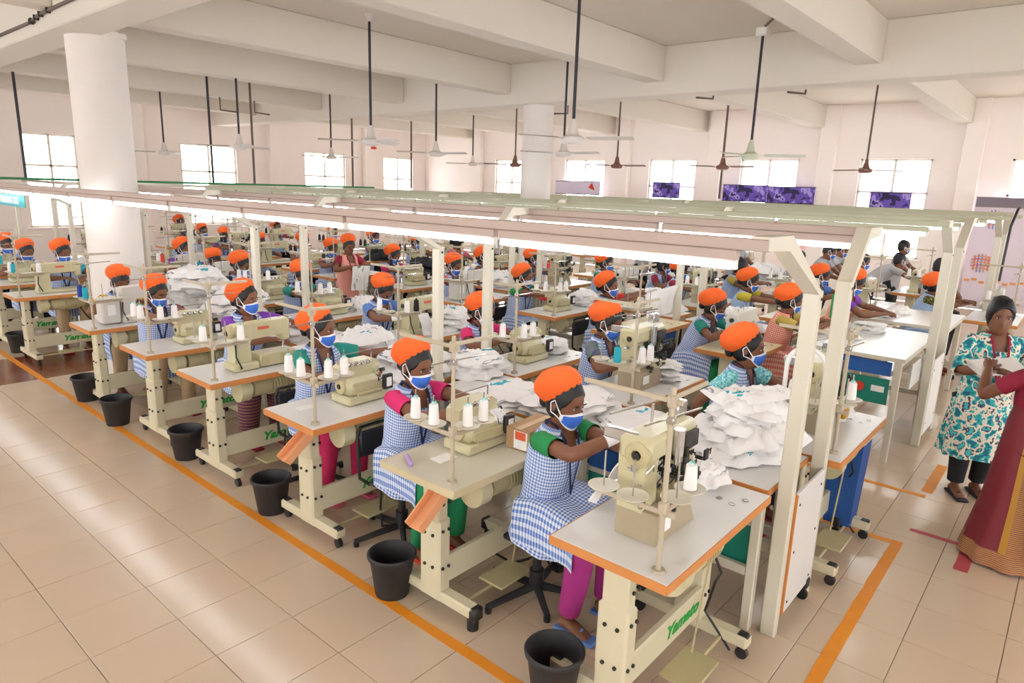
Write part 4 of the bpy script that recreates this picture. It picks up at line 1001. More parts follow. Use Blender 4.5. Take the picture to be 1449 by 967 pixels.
# buckets along the aisle
def bucket(b, r=.122, h=.245): b.lathe([(0, .004), (r*.74, .0), (r*.76, .01), (r*.98, h-.03), (r*1.04, h-.025), (r*1.06, h-.004), (r*1.0, h), (r*.95, h-.02), (r*.72, .012), (0, .012)], 36)
for i, (x, y) in enumerate(((.47, -2.98), (.44, -1.86), (.49, -.54), (.5, .75), (.41, 1.93), (.46, 2.84), (.54, 5.43))):
    t = thing('waste_bucket', ['black plastic bucket cut by the picture bottom edge', 'black plastic bucket before the grey topped table', 'black plastic bucket before the third aisle table', 'black plastic bucket before the fourth aisle table', 'black plastic bucket before the fifth aisle table', 'black plastic bucket before the sixth aisle table', 'black plastic bucket on the brown floor at far left'][i], 'bucket', (x-.0 if i == 0 else x+.05, y+.06, 0), 0, 'buckets along the aisle')
    part('tub', bucket, blackm, t, key='bucket', ang=50); part('rim', lambda b: b.lathe([(.121, .22), (.132, .223), (.134, .238), (.128, .2455), (.121, .242)], 36), blackm, t, key='rim')
# scrap chutes
for loc, lb in (((.6, -2.14, .745), 'peach plastic scrap chute under the grey topped table'), ((.6, -.98, .745), 'peach plastic scrap chute under the third aisle table')):
    t = thing('scrap_chute', lb, 'chute', loc, 0)
    part('channel', lambda b: [b.prism([(-.05, 0), (.05, 0), (.05, .05), (.042, .05), (.042, .008), (-.042, .008), (-.042, .05), (-.05, .05)], 1, 0, .3)], scrap, t, (0, 0, -.01), (R(-38), 0, R(90)), smooth=False)
# boxes, small things
t = thing('cardboard_box', 'brown cardboard box with orange label on the grey topped table', 'box', (1.16, -2.215, Z+.001), R(2))
part('carton', lambda b: b.box((0, 0, .0605), (.29, .16, .12), .003), card, t, smooth=False); part('tape_seam', lambda b: b.box((0, 0, .1212), (.291, .04, .001)), mat('tan_tape', '#c4a276', .4), t, smooth=False); part('label', lambda b: b.box((-.1455, -.02, .06), (.002, .09, .1)), white_p, t, smooth=False); part('label_mark', lambda b: b.box((-.147, -.02, .085), (.002, .07, .045)), mat('label_orange', '#e0603a', .5), t, smooth=False)
t = thing('marker', 'lilac marker pen lying on the grey topped table corner', 'marker', (.5, -1.93, Z), R(60)); part('barrel', lambda b: b.box((0, 0, .012), (.14, .022, .022), .006), mat('lilac', '#b79ad0', .4), t)
tag(part('paper_note', lambda b: b.box((.66, -2.02, Z+.0025), (.12, .08, .003)), white_p, None, smooth=False), 'small white paper note on the grey topped table', 'paper')
tag(part('paper_note', lambda b: b.box((.6, -.83, Z+.0025), (.11, .07, .003)), white_p, None, smooth=False), 'paper slip on the third aisle table', 'paper')
t = thing('blue_bin', 'tall blue cloth bin under the right end of the front second row table', 'bin', (2.98, -3.42, 0)); part('bag', lambda b: b.rings([[(x*s_, y*s_, z) for x, y in ((-.11, -.1), (.11, -.1), (.11, .1), (-.11, .1))] for s_, z in ((.8, .09), (.95, .5), (1, .7), (.93, .7), (.75, .12))], cap1=True), mat('bin_blue', '#1d4f96', .7), t, smooth=False); part('liner', lambda b: b.rings([[(x*s_, y*s_, z) for x, y in ((-.11, -.1), (.11, -.1), (.11, .1), (-.11, .1))] for s_, z in ((1.03, .67), (1.03, .71), (.9, .71), (.9, .68))]), grey_e, t, smooth=False); part('frame', lambda b: [caster(b, x, 0) for x in (-.08, .08)], iron, t)
t = thing('green_card', 'bright green card standing at the end of the pink worker\'s table', 'card', (5.3, -2.62, 1.03), R(35)); part('holder', lambda b: b.box((.03, 0, -.052), (.012, .012, .115), .002), iron, t, smooth=False); part('sheet', lambda b: b.prism([(-.13, .13), (0, 0), (.13, .0), (.13, .24), (.05, .25)], 1, -.004, .004), mat('card_green', '#12a04c', .5), t, smooth=False)
# sign, banners
t = thing('hanging_sign', 'teal sign reading TRAINING LINE hanging from the light frame at left', 'sign', (.95, 6.62, 1.81), -PI/2)
part('board', lambda b: b.box((0, 0, 0), (1.35, .012, .15), .002), sign_t, t, smooth=False); obj('lettering', text_mesh('lettering', 'TRAINING LINE', .125, white_p, bold=.002), t, (0, -.0075, 0), (PI/2, 0, 0)); part('strap', lambda b: [b.box((x, 0, .12), (.02, .006, .13)) for x in (-.5, .5)], steel, t, smooth=False)
purple = pattern('purple_banner', ['#2b2350', '#6a52b8', '#a996e0', '#33285c'], 5, .7, thr=[0, .44, .56, .66])
for y0, y1, z0, z1, lb in ((.68, 1.78, 2.02, 2.4, 'right half of the long purple banner before the right windows'), (1.79, 2.9, 2.03, 2.42, 'left half of the long purple banner before the right windows'), (-1.3, -.5, 1.95, 2.33, 'short purple banner at the rightmost full window'), (4.1, 4.9, 2.05, 2.44, 'short purple banner left of the long banner'), (6.6, 8.2, 2.05, 2.42, 'pale lilac banner with red mark right of the middle column')):
    m_ = purple if 'pale' not in lb else mat('pale_lilac', '#d9cfe6', .7)
    t = thing('wall_banner', lb, 'banner', (XW-.24, (y0+y1)/2, z0)); part('sheet', lambda b: b.box((0, 0, (z1-z0)/2), (.015, y1-y0, z1-z0), .002), m_, t, smooth=False); part('batten', lambda b: [b.box((0, 0, z), (.03, y1-y0+.02, .02), .003) for z in (0, z1-z0)], iron, t, smooth=False)
    if 'pale' in lb: part('red_mark', lambda b: b.prism([(-.12, -.1), (.1, -.02), (-.02, .12)], 0, -.02, -.01), BL['red'], t, (0, -.5, .22), smooth=False)
lilac = mat('lilac_banner', '#ddd0dc', .7, noise=.03)
weave = [mat('weave_'+c, h, .6, noise=0) for c, h in (('red', '#d8695f'), ('orange', '#e59a58'), ('blue', '#5b8fc6'), ('violet', '#8a5fa8'))]
def ball(t, y, z, r):
    for i in range(5):
        o = (i-2)*.3*r; h = math.sqrt(max(.01, r*r*.92-o*o))
        part('logo_thread', lambda b: b.tube([(-.012, y+o+.06*r*math.sin(q*3), z+h*(q/3)) for q in range(-3, 4)], (.004, .045*r*1.6), 6), weave[i % 4], t)
        part('logo_thread', lambda b: b.tube([(-.016, y+h*(q/3), z+o+.12*r*(1-(q/3)**2)) for q in range(-3, 4)], (.07*r, .004), 6), weave[(i+1) % 2], t)
for (y, w, lb) in ((-3.25, 1.55, 'tall lilac wall banner with woven ball emblems and dark heading'),):
    t = thing('wall_banner', lb, 'banner', (XW-.25, y, 0)); part('sheet', lambda b: b.box((0, 0, 1.25), (.015, w, 2.1), .002), lilac, t, smooth=False); part('heading', lambda b: b.box((-.009, 0, 2.2), (.006, w, .2)), mat('heading_grey', '#857a86', .7), t, smooth=False)
    for yy, zz in ((.42, 1.86), (.5, .98)): ball(t, yy, zz, .2)
    part('fringe', lambda b: [b.box((-.012, .7-.13*i, .62+.03*math.sin(i*2.1)), (.006, .09, .05)) for i in range(11)], weave[1], t, smooth=False)
for y, z, c, lb in ((3.1, 1.1, 'red', 'red poster on the right wall behind the standing men'), (1.2, 1.2, 'pink', 'pink poster on the right wall under the long banner')):
    t = thing('wall_poster', lb, 'poster', (XW-.225, y, z)); part('sheet', lambda b: b.box((0, 0, .2), (.012, 1.0, .7), .002), BL[c], t, smooth=False)
tag(part('power_cable', lambda b: b.tube([(9.12, -3.56, 1.2), (9.14, -3.57, 1.9), (9.3, -3.6, 2.12), (9.7, -3.62, 2.17), (10.2, -3.62, 2.1)], .016, 7), black, None), 'black power cable arching over the third overhead frame', 'cable')
# ------------------------------------------------------------------ people
def W_(row, n, blouse, extra='', vest='blue check'): return 'woman, %s vest, %s sleeves, %s table of the %s%s' % (vest, blouse, n, ROWN[row], extra)
person(W_('A', 'front', 'green'), (1.0, -2.53, 1.305), seat=True, lean=9, head=(16, .0), reach=-3.0, rh=(-.06, -.3, 1.08), lh=(-.02, -.47, 1.0), blouse='green', legs='purple', gloves='rl', badge=False, sandal='navy' if 'navy' in BL else 'blue')
person(W_('A', 'second', 'magenta'), (.93, -1.5, 1.3), lean=10, head=(16, 0), reach=-1.9, rh=(-.02, -.42, .96), lh=(.12, -.5, .98), blouse='magenta', legs='green', gloves='rl', sandal='red')
person(W_('A', 'third', 'teal', ', reaching sideways'), (1.0, -.42, 1.34), lean=8, head=(12, 28), rh=(-.05, -.42, .95), lh=(.52, -.33, 1.0), blouse='teal', legs='magenta', hints={1: V((.5, .5, -.5))}, sandal='pink')
person(W_('A', 'fourth', 'purple', ', arm stretched out'), (1.13, .84, 1.37), lean=12, head=(8, 22), rh=(.02, -.45, .93), lh=(.6, -.34, .9), blouse='purple', legs='stripes', hints={1: V((.3, .5, .2))})
person(W_('A', 'fifth', 'maroon'), (.93, 2.1, 1.285), lean=10, head=(24, 14), reach=1.55, blouse='maroon', legs='beige')
person(W_('A', 'sixth', 'yellow printed'), (.92, 2.95, 1.29), lean=14, head=(34, 0), reach=2.75, blouse='yellow', legs='beige')
person(W_('A', 'seventh', 'cyan'), (1.1, 5.25, 1.38), lean=12, head=(22, 15), reach=4.9, blouse='cyan', legs='beige')
person(W_('A', 'eighth', 'cream'), (1.0, 6.37, 1.3), lean=12, head=(26, 10), reach=6.2, blouse='cream')
person(W_('A', 'ninth', 'blue'), (1.02, 7.35, 1.31), lean=12, head=(22, 0), reach=7.2, blouse='blue')
person(W_('B', 'front', 'turquoise', ', arm hanging back'), (2.7, -2.78, 1.352), lean=13, head=(6, 18), rh=(-.3, .1, .62), lh=(.14, -.5, .92), blouse='turquoise', legs='navy', hints={-1: V((-.6, .6, .1))})
person(W_('B', 'second', 'dotted'), (2.72, -1.68, 1.35), lean=12, head=(24, 8), reach=-1.95, blouse='dots')
person(W_('B', 'third', 'magenta'), (2.53, -.54, 1.295), lean=14, head=(24, 12), reach=-.85, blouse='magenta', legs='red')
person(W_('B', 'fourth', 'plain blue'), (2.56, .83, 1.305), lean=16, head=(40, 0), reach=.45, blouse='blue', gloves='rl')
person(W_('B', 'fifth', 'green'), (2.56, 2.28, 1.305), lean=14, head=(36, 0), reach=1.8, blouse='teal')
person(W_('B', 'sixth', 'black striped'), (2.4, 3.31, 1.328), lean=12, head=(28, 25), reach=3.0, blouse='black')
person(W_('B', 'seventh', 'pale'), (2.45, 4.12, 1.29), lean=16, head=(34, 0), reach=4.0, blouse='blue') if False else person(W_('B', 'seventh', 'pale blue'), (2.7, 4.63, 1.237), lean=16, head=(34, 0), reach=4.1, blouse='blue')
person(W_('B', 'eighth', 'violet'), (2.66, 5.43, 1.338), lean=12, head=(14, 22), reach=5.2, blouse='purple')
person(W_('B', 'ninth', 'blue', ', behind the column'), (2.45, 6.4, 1.245), lean=14, head=(28, -25), reach=6.1, blouse='blue')
person(W_('C', 'front', 'dark green'), (4.5, -1.75, 1.285), lean=24, head=(26, 18), reach=-2.0, blouse='teal', legs='green')
person(W_('C', 'second', 'red', ', lifting a shirt'), (4.85, -.32, 1.285), lean=10, head=(10, 15), rh=(-.05, -.45, 1.05), lh=(.22, -.52, 1.12), blouse='red', gloves='l', legs='navy')
person(W_('C', 'third', 'bright green'), (4.8, .88, 1.26), lean=12, head=(14, 15), reach=.4, blouse='green', legs='floral')
person(W_('C', 'fourth', 'red'), (4.75, 2.06, 1.29), lean=12, head=(26, 0), reach=1.65, blouse='red', legs='red')
person(W_('C', 'fifth', 'pink'), (4.8, 3.38, 1.302), lean=12, head=(24, 10), reach=2.9, blouse='magenta')
person(W_('C', 'sixth', 'red', ', half hidden'), (4.65, 4.72, 1.3), lean=12, head=(30, 0), reach=4.4, blouse='red')
tp, TMp, Jp = person('standing woman in pink checked vest without mask holding up a white shirt', (4.2, 3.65, 1.45), seat=False, lean=4, head=(30, -18), rh=(-.13, -.3, 1.03), lh=(.02, -.32, 1.03), blouse='maroon', vest='pink', legs='maroon', mask=False, hints={-1: V((-1, .1, -.5)), 1: V((1, .1, -.5))}, kurta=False)
person(W_('C', 'seventh', 'olive'), (4.78, 5.72, 1.332), lean=12, head=(24, 0), reach=5.45, blouse='cream')
person(W_('C', 'eighth', 'blue'), (4.5, 6.65, 1.27), lean=16, head=(34, 0), reach=6.4, blouse='blue')
person(W_('C', 'ninth', 'purple', ', leaning sideways'), (4.5, 7.92, 1.28), lean=18, head=(34, -30), reach=7.5, blouse='purple')
person(W_('C', 'tenth', 'white'), (4.6, 8.98, 1.29), lean=10, head=(10, 10), reach=8.5, blouse='white')
person(W_('C', 'eleventh', 'blue', ', high at the back'), (4.85, 10.55, 1.375), lean=10, head=(14, 12), reach=10.1, blouse='blue')
person('woman, pink checked vest, mustard sleeves, at the nearest inspection table', (5.05, -2.27, 1.353), rz=.12, lean=12, head=(22, 30), rh=(.05, -.46, 1.0), lh=(.28, -.44, 1.0), blouse='mustard', vest='pink', legs='green')
person(W_('D', 'front', 'olive', ', holding a red cloth', ), (6.55, -1.28, 1.305), lean=12, head=(20, 20), reach=-1.75, blouse='olive', vest='pale', legs='navy')
person(W_('D', 'second', 'dark', vest='pale blue'), (6.75, -.26, 1.325), lean=12, head=(22, 20), reach=-.7, blouse='maroon', vest='pale')
person(W_('D', 'third', 'emerald', vest='pale blue'), (6.65, .88, 1.325), lean=12, head=(18, 20), reach=.4, blouse='teal', vest='pale')
person(W_('D', 'fourth', 'plain blue', vest='pale blue'), (6.38, 2.0, 1.303), lean=14, head=(18, 25), reach=1.8, blouse='blue', vest='pale')
person(W_('D', 'fifth', 'white', ', bending low', vest='pale blue'), (6.2, 2.87, 1.26), lean=34, head=(10, 15), reach=2.5, blouse='white', vest='pale')
person(W_('D', 'seventh', 'patterned', vest='pale blue'), (6.65, 4.98, 1.315), lean=10, head=(30, 35), reach=4.6, rh=(-.05, -.4, 1.0), blouse='leaf', vest='pale')
person(W_('D', 'eighth', 'green', vest='pale blue'), (6.65, 6.2, 1.315), lean=10, head=(16, 15), reach=5.85, blouse='green', vest='pale')
person(W_('D', 'ninth', 'rose', vest='pale blue'), (6.6, 7.49, 1.31), lean=10, head=(22, 0), reach=7.15, blouse='pink', vest='pale')
person(W_('D', 'tenth', 'pink', vest='pale blue'), (6.6, 9.66, 1.29), lean=8, head=(8, 0), reach=9.25, blouse='magenta', vest='pale')
person('standing woman, pink vest, purple sleeves, at the second inspection table', (6.35, -2.5, 1.44), seat=False, lean=16, head=(34, 22), rh=(.06, -.47, .98), lh=(.32, -.45, .98), blouse='purple', vest='pink', legs='maroon')
person(W_('E', 'second', 'blue', vest='pale blue'), (8.0, -1.69, 1.3), lean=12, head=(26, 20), reach=-2.0, blouse='blue', vest='pale')
person('woman, pale blue vest, leaf patterned sleeves, at the front table of the fifth row', (8.5, -2.95, 1.28), lean=16, head=(14, 40), reach=-3.3, rh=(.1, -.42, .92), blouse='leaf', vest='pale')
person('woman in pale blue vest with mustard sleeves, third table of the fifth row', (8.0, -.55, 1.29), lean=16, head=(24, 25), reach=-.9, blouse='mustard', vest='pale', hat=False)
person('woman in pale blue vest with brown hood seated past the fourth row', (7.45, .38, 1.255), lean=18, head=(24, 40), rh=(-.1, -.35, .9), lh=(.1, -.35, .9), blouse='maroon', vest='pale', hat=False)
def man(lb, top, **k): person(lb, top, man=True, hat=False, vest='grey', blouse='grey', lanyard=False, sandal='black', **k)
man('man in grey shirt and blue mask seated behind the bartack machine', (9.05, -1.03, 1.4), lean=12, head=(20, 0), rh=(-.1, -.4, .9), lh=(.1, -.4, .9))
man('man in grey shirt standing at the back, head seen under the light rail', (10.0, .27, 1.52), seat=False, lean=10, head=(20, 10), rh=(-.1, -.4, .95), lh=(.1, -.4, .95))
man('man in grey shirt leaning over a table, left of two', (10.0, -1.2, 1.475), seat=False, lean=22, head=(25, 25), rh=(-.1, -.5, .92), lh=(.15, -.5, .92))
man('man in grey shirt leaning far over a table, right of two', (11.0, -1.14, 1.45), seat=False, lean=28, head=(30, 20), rh=(-.1, -.55, .92), lh=(.15, -.55, .92))
man('man with black hair and blue mask behind the second light post', (9.6, -1.8, 1.39), lean=10, head=(18, 25), rh=(-.1, -.4, .9), lh=(.1, -.4, .9))
man('man in grey shirt bending deep towards a machine before the bright window', (10.9, -2.05, 1.35), seat=False, lean=52, head=(10, 25), rh=(-.1, -.75, .98), lh=(.15, -.75, .98), rz=.5)
man('man with dark mask standing behind the bending man', (12.0, -1.88, 1.5), seat=False, lean=10, head=(8, 35), rh=(-.1, -.4, .95), lh=(.12, -.4, .95))
man('man with black hair seen from behind between the light posts', (8.95, -2.9, 1.45), rz=1.2, lean=6, head=(4, 15), rh=(-.1, -.35, .9), lh=(.12, -.35, .9), mask=False)
for i, (x, y, z, lb) in enumerate(((11.0, 6.85, 1.51, 'far standing person with black hair above the light rail, leftmost'), (10.6, 4.4, 1.51, 'far standing person with greying hair right of the middle column'), (10.2, 3.05, 1.51, 'far standing person with black hair below the second fan'), (10.3, 2.28, 1.51, 'far standing person with black hair, second from the right of the far group'), (9.95, 1.72, 1.505, 'far standing person with black hair, rightmost of the far group'))):
    man(lb, (x, y, z), seat=False, lean=8, head=(20, 20), rh=(-.12, -.38, .95), lh=(.12, -.38, .95))
person('woman wrapped in a pink shawl sitting far back at the middle', (7.6, 4.85, 1.24), lean=14, head=(30, 30), rh=(-.1, -.35, .85), lh=(.1, -.35, .85), blouse='pink', vest='pink', hat=False, mask=False, lanyard=False)
# supervisor with papers
ts, TS_, JS = person('woman in teal floral tunic with maroon lanyard holding papers in the right aisle', (4.3, -3.98, 1.525), rz=-1.05, seat=False, lean=2, head=(6, -12), rh=(-.16, -.33, 1.06), lh=(.16, -.26, .98), blouse='floral', vest='floral', kurta=True, sleeve=1.08, legs='black', hat=False, mask=False, badge=True, sandal='black', hints={-1: V((-.7, .5, -1)), 1: V((.7, .5, -1))})
pp = thing('paper_stack', 'stack of white papers in the supervisor\'s hands', 'papers', ts.matrix_basis @ V((-.12, -.36, 1.075)), -1.05)
for i in range(4): part('sheet', lambda b: b.box((0, 0, 0), (.3, .21, .003)), white_p, pp, (.006*i, .004*i, .006*i), (R(8+3*i), R(-6), R(2*i)), smooth=False)
# woman in burgundy saree, cut by the right picture edge
tq, TQ, JQ = person('woman in burgundy saree with patterned border at the right picture edge', (3.42, -4.33, 1.5), rz=2.3, seat=False, lean=2, head=(10, 10), rh=(-.05, -.34, 1.1), lh=(.14, -.33, 1.15), blouse='maroon', vest='maroon', legs='maroon', hat=False, mask=False, lanyard=False, hints={-1: V((-.7, .3, -1)), 1: V((.8, .3, -1))})
def sa(b):
    n = 40; RR = []
    for z, rx, ry in ((.015, .31, .27), (.12, .29, .25), (.4, .24, .2), (.7, .21, .165), (.9, .185, .15), (1.0, .165, .13)):
        RR.append([V((rx*math.sin(2*PI*j/n)*(1+.05*math.sin(11*2*PI*j/n)*max(0, 1-z)), ry*math.cos(2*PI*j/n)*(1+.05*math.sin(11*2*PI*j/n)*max(0, 1-z)), z)) for j in range(n)])
    b.rings(RR, cap0=False, cap1=False, mf=lambda i, j: 1 if i == 0 or j in (1, 2, 3, 4) else 2 if j in (5, 0) else 0)
part('saree_skirt', sa, [saree_m, saree_b, mustard], tq, ang=80)
def pallu(b):
    L = [(.02, .3, .12), (.03, .26, .45), (.05, .21, .8), (.08, .165, 1.1), (.1, .11, 1.27), (.1, .0, 1.33), (.05, -.14, 1.22), (-.05, -.17, 1.05), (-.17, -.06, .95)]; W2 = .1; rr = []
    for i, p in enumerate(L):
        d = V((1, .1, 0)) if i < 5 else V((.3, .1, 1)).normalized()
        q = V(p); rr.append([q-d*W2, q-d*W2*.4+V((.012, .02, 0)), q+d*W2*.3, q+d*W2, q+d*W2*.9+V((-.01, -.012, 0)), q-d*W2*.9+V((-.01, -.012, 0))])
    b.rings(rr, mf=lambda i, j: 1 if j in (0, 5) or i == 0 else 0)
part('pallu', pallu, [saree_m, saree_b], tq, ang=80)
cd = thing('name_card', 'small card held by the woman in the saree', 'card', tq.matrix_basis @ V((.05, -.42, 1.14)), 2.3); part('sheet', lambda b: b.box((0, 0, 0), (.13, .005, .09)), white_p, cd, smooth=False); part('print', lambda b: b.box((.02, -.003, .01), (.05, .002, .04)), navy, cd, smooth=False)

# ------------------------------------------------------------------ tables keep clear of the people working at them
def settle():
    tops = [o for o in COL.objects if o.parent is None]
    P = [o for o in tops if o.get('category') == 'person']; T = [o for o in tops if o.name.startswith('sewing_table')]
    for t in T:
        dy = 0
        for p in P:
            dx = abs(p.location.x-t.location.x); y = p.location.y; b = t.location.y+.54
            nd = .17+.25*math.sin(LEAN[p.name])
            if dx < .72 and t.location.y+.2 < y and b > y-nd: dy = min(dy, max(-.36, y-nd-b))
        if dy < 0:
            x, y0 = t.location.x, t.location.y
            for o in tops:
                if o is t or (o.get('category') in ('sewing machine', 'thread stand', 'thread cone') and abs(o.location.x-x) < .6 and y0-.01 < o.location.y < y0+.56): o.location.y += dy
settle()
# ------------------------------------------------------------------ stools
for loc, lb in (((1.0, -2.38), 'black work stool with star base at the front table of the aisle row'), ((.95, -1.36), 'black work stool with star base behind the grey topped table'), ((1.02, -.27), 'black work stool at the third table of the aisle row'), ((2.72, -2.55), 'black work stool at the front table of the second row'), ((2.74, -1.5), 'black work stool at the second table of the second row'), ((2.56, -.35), 'black work stool at the third table of the second row'), ((2.56, 1.05), 'black work stool at the fourth table of the second row'), ((2.56, 2.5), 'black work stool at the fifth table of the second row'),
                ((4.5, -1.4), 'black work stool at the front table of the third row'), ((4.85, -.15), 'black work stool at the second table of the third row'), ((4.8, 1.06), 'black work stool at the third table of the third row'), ((4.75, 2.25), 'black work stool at the fourth table of the third row'), ((6.55, -1.1), 'black work stool at the front table of the fourth row'), ((6.75, -.06), 'black work stool at the second table of the fourth row'), ((6.65, 1.08), 'black work stool at the third table of the fourth row'), ((8.0, -1.5), 'black work stool at the second table of the fifth row')):
    q = min((o for o in COL.objects if o.get('category') == 'person'), key=lambda o: (o.location.x-loc[0])**2+(o.location.y-loc[1])**2)
    stool((q.location.x, q.location.y+.03, 0), 0, lb, back='front table of the aisle' not in lb)
t = stool((11.6, -3.35, 0), 2.2, 'pale grey office chair near the lilac banner at right')

# ------------------------------------------------------------------ garments
Zt = Z+.0005
pile(1.9, -3.13, Zt, 30, 'white shirt in the tall heap beside the front posts', 'shirts in the tall front heap', dz=.0098, spread=.16, sc=1.06, tilt=.34, seed=3)
pile(1.33, -3.12, Zt, 4, 'white shirt beside the front coverstitch machine', 'shirts beside the front machine', dz=.022, spread=.06, sc=.72, seed=4)
pile(1.72, -2.08, Zt, 7, 'printed shirt in the flat pile behind the front worker', 'flat shirts behind the front worker', 'f', .02, .12, sc=1.6, jit=.4, rz=.2, prints=3, seed=5)
pile(1.78, -2.5, Zt, 4, 'printed shirt in the flat pile left of the tall heap', 'flat shirts left of the tall heap', 'f', .018, .08, sc=1.3, jit=.4, prints=2.5, seed=6)
pile(1.62, -1.6, Zt, 4, 'white shirt in the flat pile beside the cardboard box', 'flat shirts beside the cardboard box', 'f', .018, .08, sc=1.5, jit=.3, seed=7)
pile(2.9, -2.05, Zt, 8, 'white shirt in the neat stack beside the second tall machine', 'stack beside the second tall machine', 'f', .016, .03, sc=1.0, jit=.2, rz=.6, prints=0, seed=8)
pile(2.92, -3.3, Zt, 3, 'white cloth on the front second row table', 'cloths on the front second row table', dz=.03, spread=.04, sc=.62, prints=0, seed=9)
pile(1.62, -.72, Zt, 8, 'white shirt in the heap beside the magenta worker', 'heap beside the magenta worker', dz=.02, spread=.14, sc=1.2, seed=10)
pile(1.6, -.1, Zt, 9, 'white shirt in the heap before the reaching worker', 'heap before the reaching worker', dz=.022, spread=.14, sc=1.2, seed=11)
pile(1.93, -.5, Zt, 4, 'white shirt in the flat pile under the sunglasses', 'flat pile under the sunglasses', 'f', .016, .08, sc=1.2, seed=12)
pile(1.95, -1.0, Zt, 6, 'white shirt in the heap beside the inner post', 'heap beside the inner post', dz=.02, spread=.1, sc=1.15, prints=1.5, seed=13)
pile(1.5, .95, Zt, 6, 'white shirt in the heap under the outstretched arm', 'heap under the outstretched arm', dz=.02, spread=.16, sc=1.2, prints=1.5, seed=14)
pile(1.78, 2.25, Zt, 10, 'printed shirt in the pile past the purple worker', 'pile past the purple worker', dz=.02, spread=.22, sc=1.4, prints=2, seed=15)
pile(1.72, 3.0, Zt, 17, 'printed shirt in the mound before the thick column', 'mound before the thick column', dz=.021, spread=.22, sc=1.5, prints=1.6, seed=16, tilt=.32)
pile(2.98, .3, Zt, 9, 'white shirt, heap beside the fourth second row machine', 'heap beside the fourth second row machine', dz=.02, spread=.06, sc=.85, prints=.5, seed=17)
pile(2.95, -.95, Zt, 7, 'white shirt, stack on the third second row table', 'stack at the third second row table', 'f', .015, .03, jit=.3, rz=.3, sc=.95, seed=18)
pile(2.95, 1.7, Zt, 6, 'white shirt, heap beside the fifth second row machine', 'heap beside the fifth second row machine', dz=.018, spread=.05, sc=.8, seed=19)
pile(5.55, -.55, Zt, 8, 'white shirt, heap beside the worker in red sleeves', 'heap beside the worker in red sleeves', dz=.016, spread=.16, sc=1.2, prints=0, seed=20)
pile(5.5, 1.9, Zt, 8, 'white shirt in the heap between the third and fourth rows', 'heap between third and fourth rows', dz=.02, spread=.12, sc=1.1, seed=21)
pile(5.2, .25, Zt, 7, 'white shirt, heap, third table of the third row', 'heap at the third table of the third row', dz=.02, spread=.06, sc=.9, prints=0, seed=22)
pile(5.1, -1.72, Zt, 9, 'white shirt in the heap beside the pink vested worker', 'heap beside the pink vested worker', dz=.02, spread=.16, sc=1.15, prints=.5, seed=23)
pile(5.05, -2.75, .9205, 3, 'folded white shirt, left stack, nearest inspection table', 'left stack on the inspection table', 'f', .014, .03, jit=.3, prints=0, seed=24)
pile(5.65, -2.85, .9205, 5, 'folded white shirt, right stack, nearest inspection table', 'right stack on the inspection table', 'f', .014, .02, jit=.2, prints=0, seed=25)
pile(6.8, -2.75, .9005, 3, 'white cloth under the hands, second inspection table', 'cloths on the second inspection table', 'c', .012, .05, prints=0, sc=.6, seed=26)
pile(7.25, -2.8, .9005, 3, 'white cloth at right on the second inspection table', 'right cloths on the second inspection table', 'c', .012, .05, prints=0, sc=.7, seed=27)
pile(7.1, -1.7, Zt, 5, 'white shirt stacked beside the bartack machine', 'stack beside the bartack machine', 'f', .016, .04, prints=0, seed=28)
pile(9.2, -.5, Zt, 8, 'white shirt in the far heap left of the bartack machine', 'far heap left of the bartack machine', dz=.03, spread=.3, sc=1.5, prints=0, seed=29)
pile(8.6, .6, Zt, 8, 'white shirt in the far heap behind the hooded women', 'far heap behind the hooded women', dz=.03, spread=.3, sc=1.5, prints=0, seed=30)
pile(9.3, -3.55, Zt, 3, 'white cloth bundle beside the grey machine near the supervisor', 'bundle near the supervisor', dz=.03, spread=.05, prints=0, seed=31)
pile(1.5, 5.3, Zt, 6, 'white shirt in the heap beside the cyan sleeved worker', 'heap beside the cyan sleeved worker', dz=.024, spread=.1, sc=1.1, prints=0, seed=32)
pile(1.7, 6.5, Zt, 6, 'white shirt in the heap behind the left column', 'heap behind the left column', dz=.024, spread=.12, sc=1.2, prints=0, seed=33)
pile(5.6, 3.6, Zt, 4, 'black cloth in the dark pile past the seated women', 'dark pile past the seated women', dz=.05, spread=.12, sc=1.5, m=cloth_k, seed=34)
pile(6.3, 5.6, Zt, 3, 'black cloth in the dark pile far back', 'dark pile far back', dz=.05, spread=.1, sc=1.4, m=cloth_k, seed=35)
shirt('c1', cloth_r, (5.15, 2.75, Zt), (0, 0, .4), .8, 'red cloth piece on the fifth table of the third row', name='cloth', cat='cloth')
shirt('c2', cloth_r, (6.85, -1.72, Zt+.03), (.3, 0, .4), .8, 'red cloth held by the woman with olive sleeves', cat='cloth')
shirt('c3', cloth_r, (5.2, .75, Zt), (0, 0, 1), .9, 'red cloth behind the bottles on the centre table', cat='cloth')
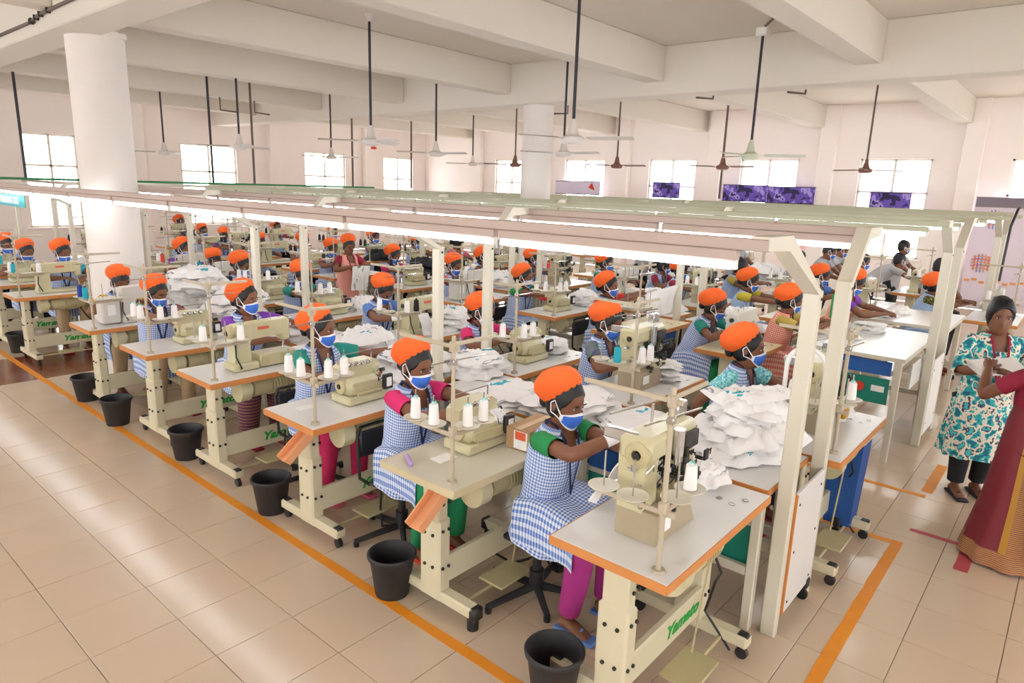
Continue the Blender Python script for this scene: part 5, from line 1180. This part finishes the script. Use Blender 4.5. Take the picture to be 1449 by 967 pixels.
drape('shirt', 'white shirt hanging from the front worker\'s gloved hand', [(.8, -2.98, 1.02), (.98, -2.97, 1.04)], [(.72, -2.9, .83), (.86, -2.88, .84)], cloth_w)
drape('shirt', 'white shirt held up by the worker in red sleeves', [(4.78, -.85, 1.12), (5.2, -1.0, 1.2)], [(4.75, -.9, .86), (5.2, -.95, .87)], cloth_w)
drape('shirt', 'white printed shirt held up by the standing woman in pink', [(4.02, 3.32, 1.05), (4.3, 3.3, 1.04)], [(3.98, 3.3, .72), (4.24, 3.28, .7)], cloth_p)
drape('cloth_strip', 'white cloth strip hanging over the fourth second row machine', [(2.45, .2, 1.03), (2.57, .2, 1.02)], [(2.5, .16, .82), (2.62, .16, .81)], cloth_w, cat='cloth')
drape('shirt', 'white shirt stretched under the purple sleeved arm', [(1.05, .2, .84), (1.05, .5, .84)], [(1.5, .1, .815), (1.5, .6, .815)], cloth_w, wave=.008)
t = thing('sunglasses', 'black sunglasses lying on the white shirts beside the magenta worker', 'sunglasses', (1.93, -.5, Z+.085), .5)
part('lenses', lambda b: [b.ell((x, 0, .018), (.03, .008, .02), 12, 6) for x in (-.034, .034)], black, t); part('temple', lambda b: [b.tube([(x*2, 0, .025), (x*2, .06, .02), (x*1.9, .11, .008)], .0028, 5) for x in (-.034, .034)]+[b.cyl((-.01, 0, .024), (.01, 0, .024), .003, 5)], black, t)
# ------------------------------------------------------------------ loose power cables on the floor
for pts, lb in (([(.98, -1.1, .3), (.92, -1.16, .12), (.9, -1.2, .012), (1.05, -1.3, .012), (1.4, -1.24, .012)], 'black power cable on the floor beside the third aisle table'), ([(1.0, .1, .3), (.95, .04, .1), (1.0, -.02, .012), (1.3, -.06, .012), (1.5, .1, .012)], 'black power cable on the floor beside the fourth aisle table'), ([(1.0, -2.0, .3), (1.05, -2.06, .1), (1.15, -2.1, .012), (1.4, -2.2, .012)], 'black power cable on the floor under the grey topped table')):
    tag(part('power_cable', lambda b: b.tube(pts, .008, 6), black, None), lb, 'cable')
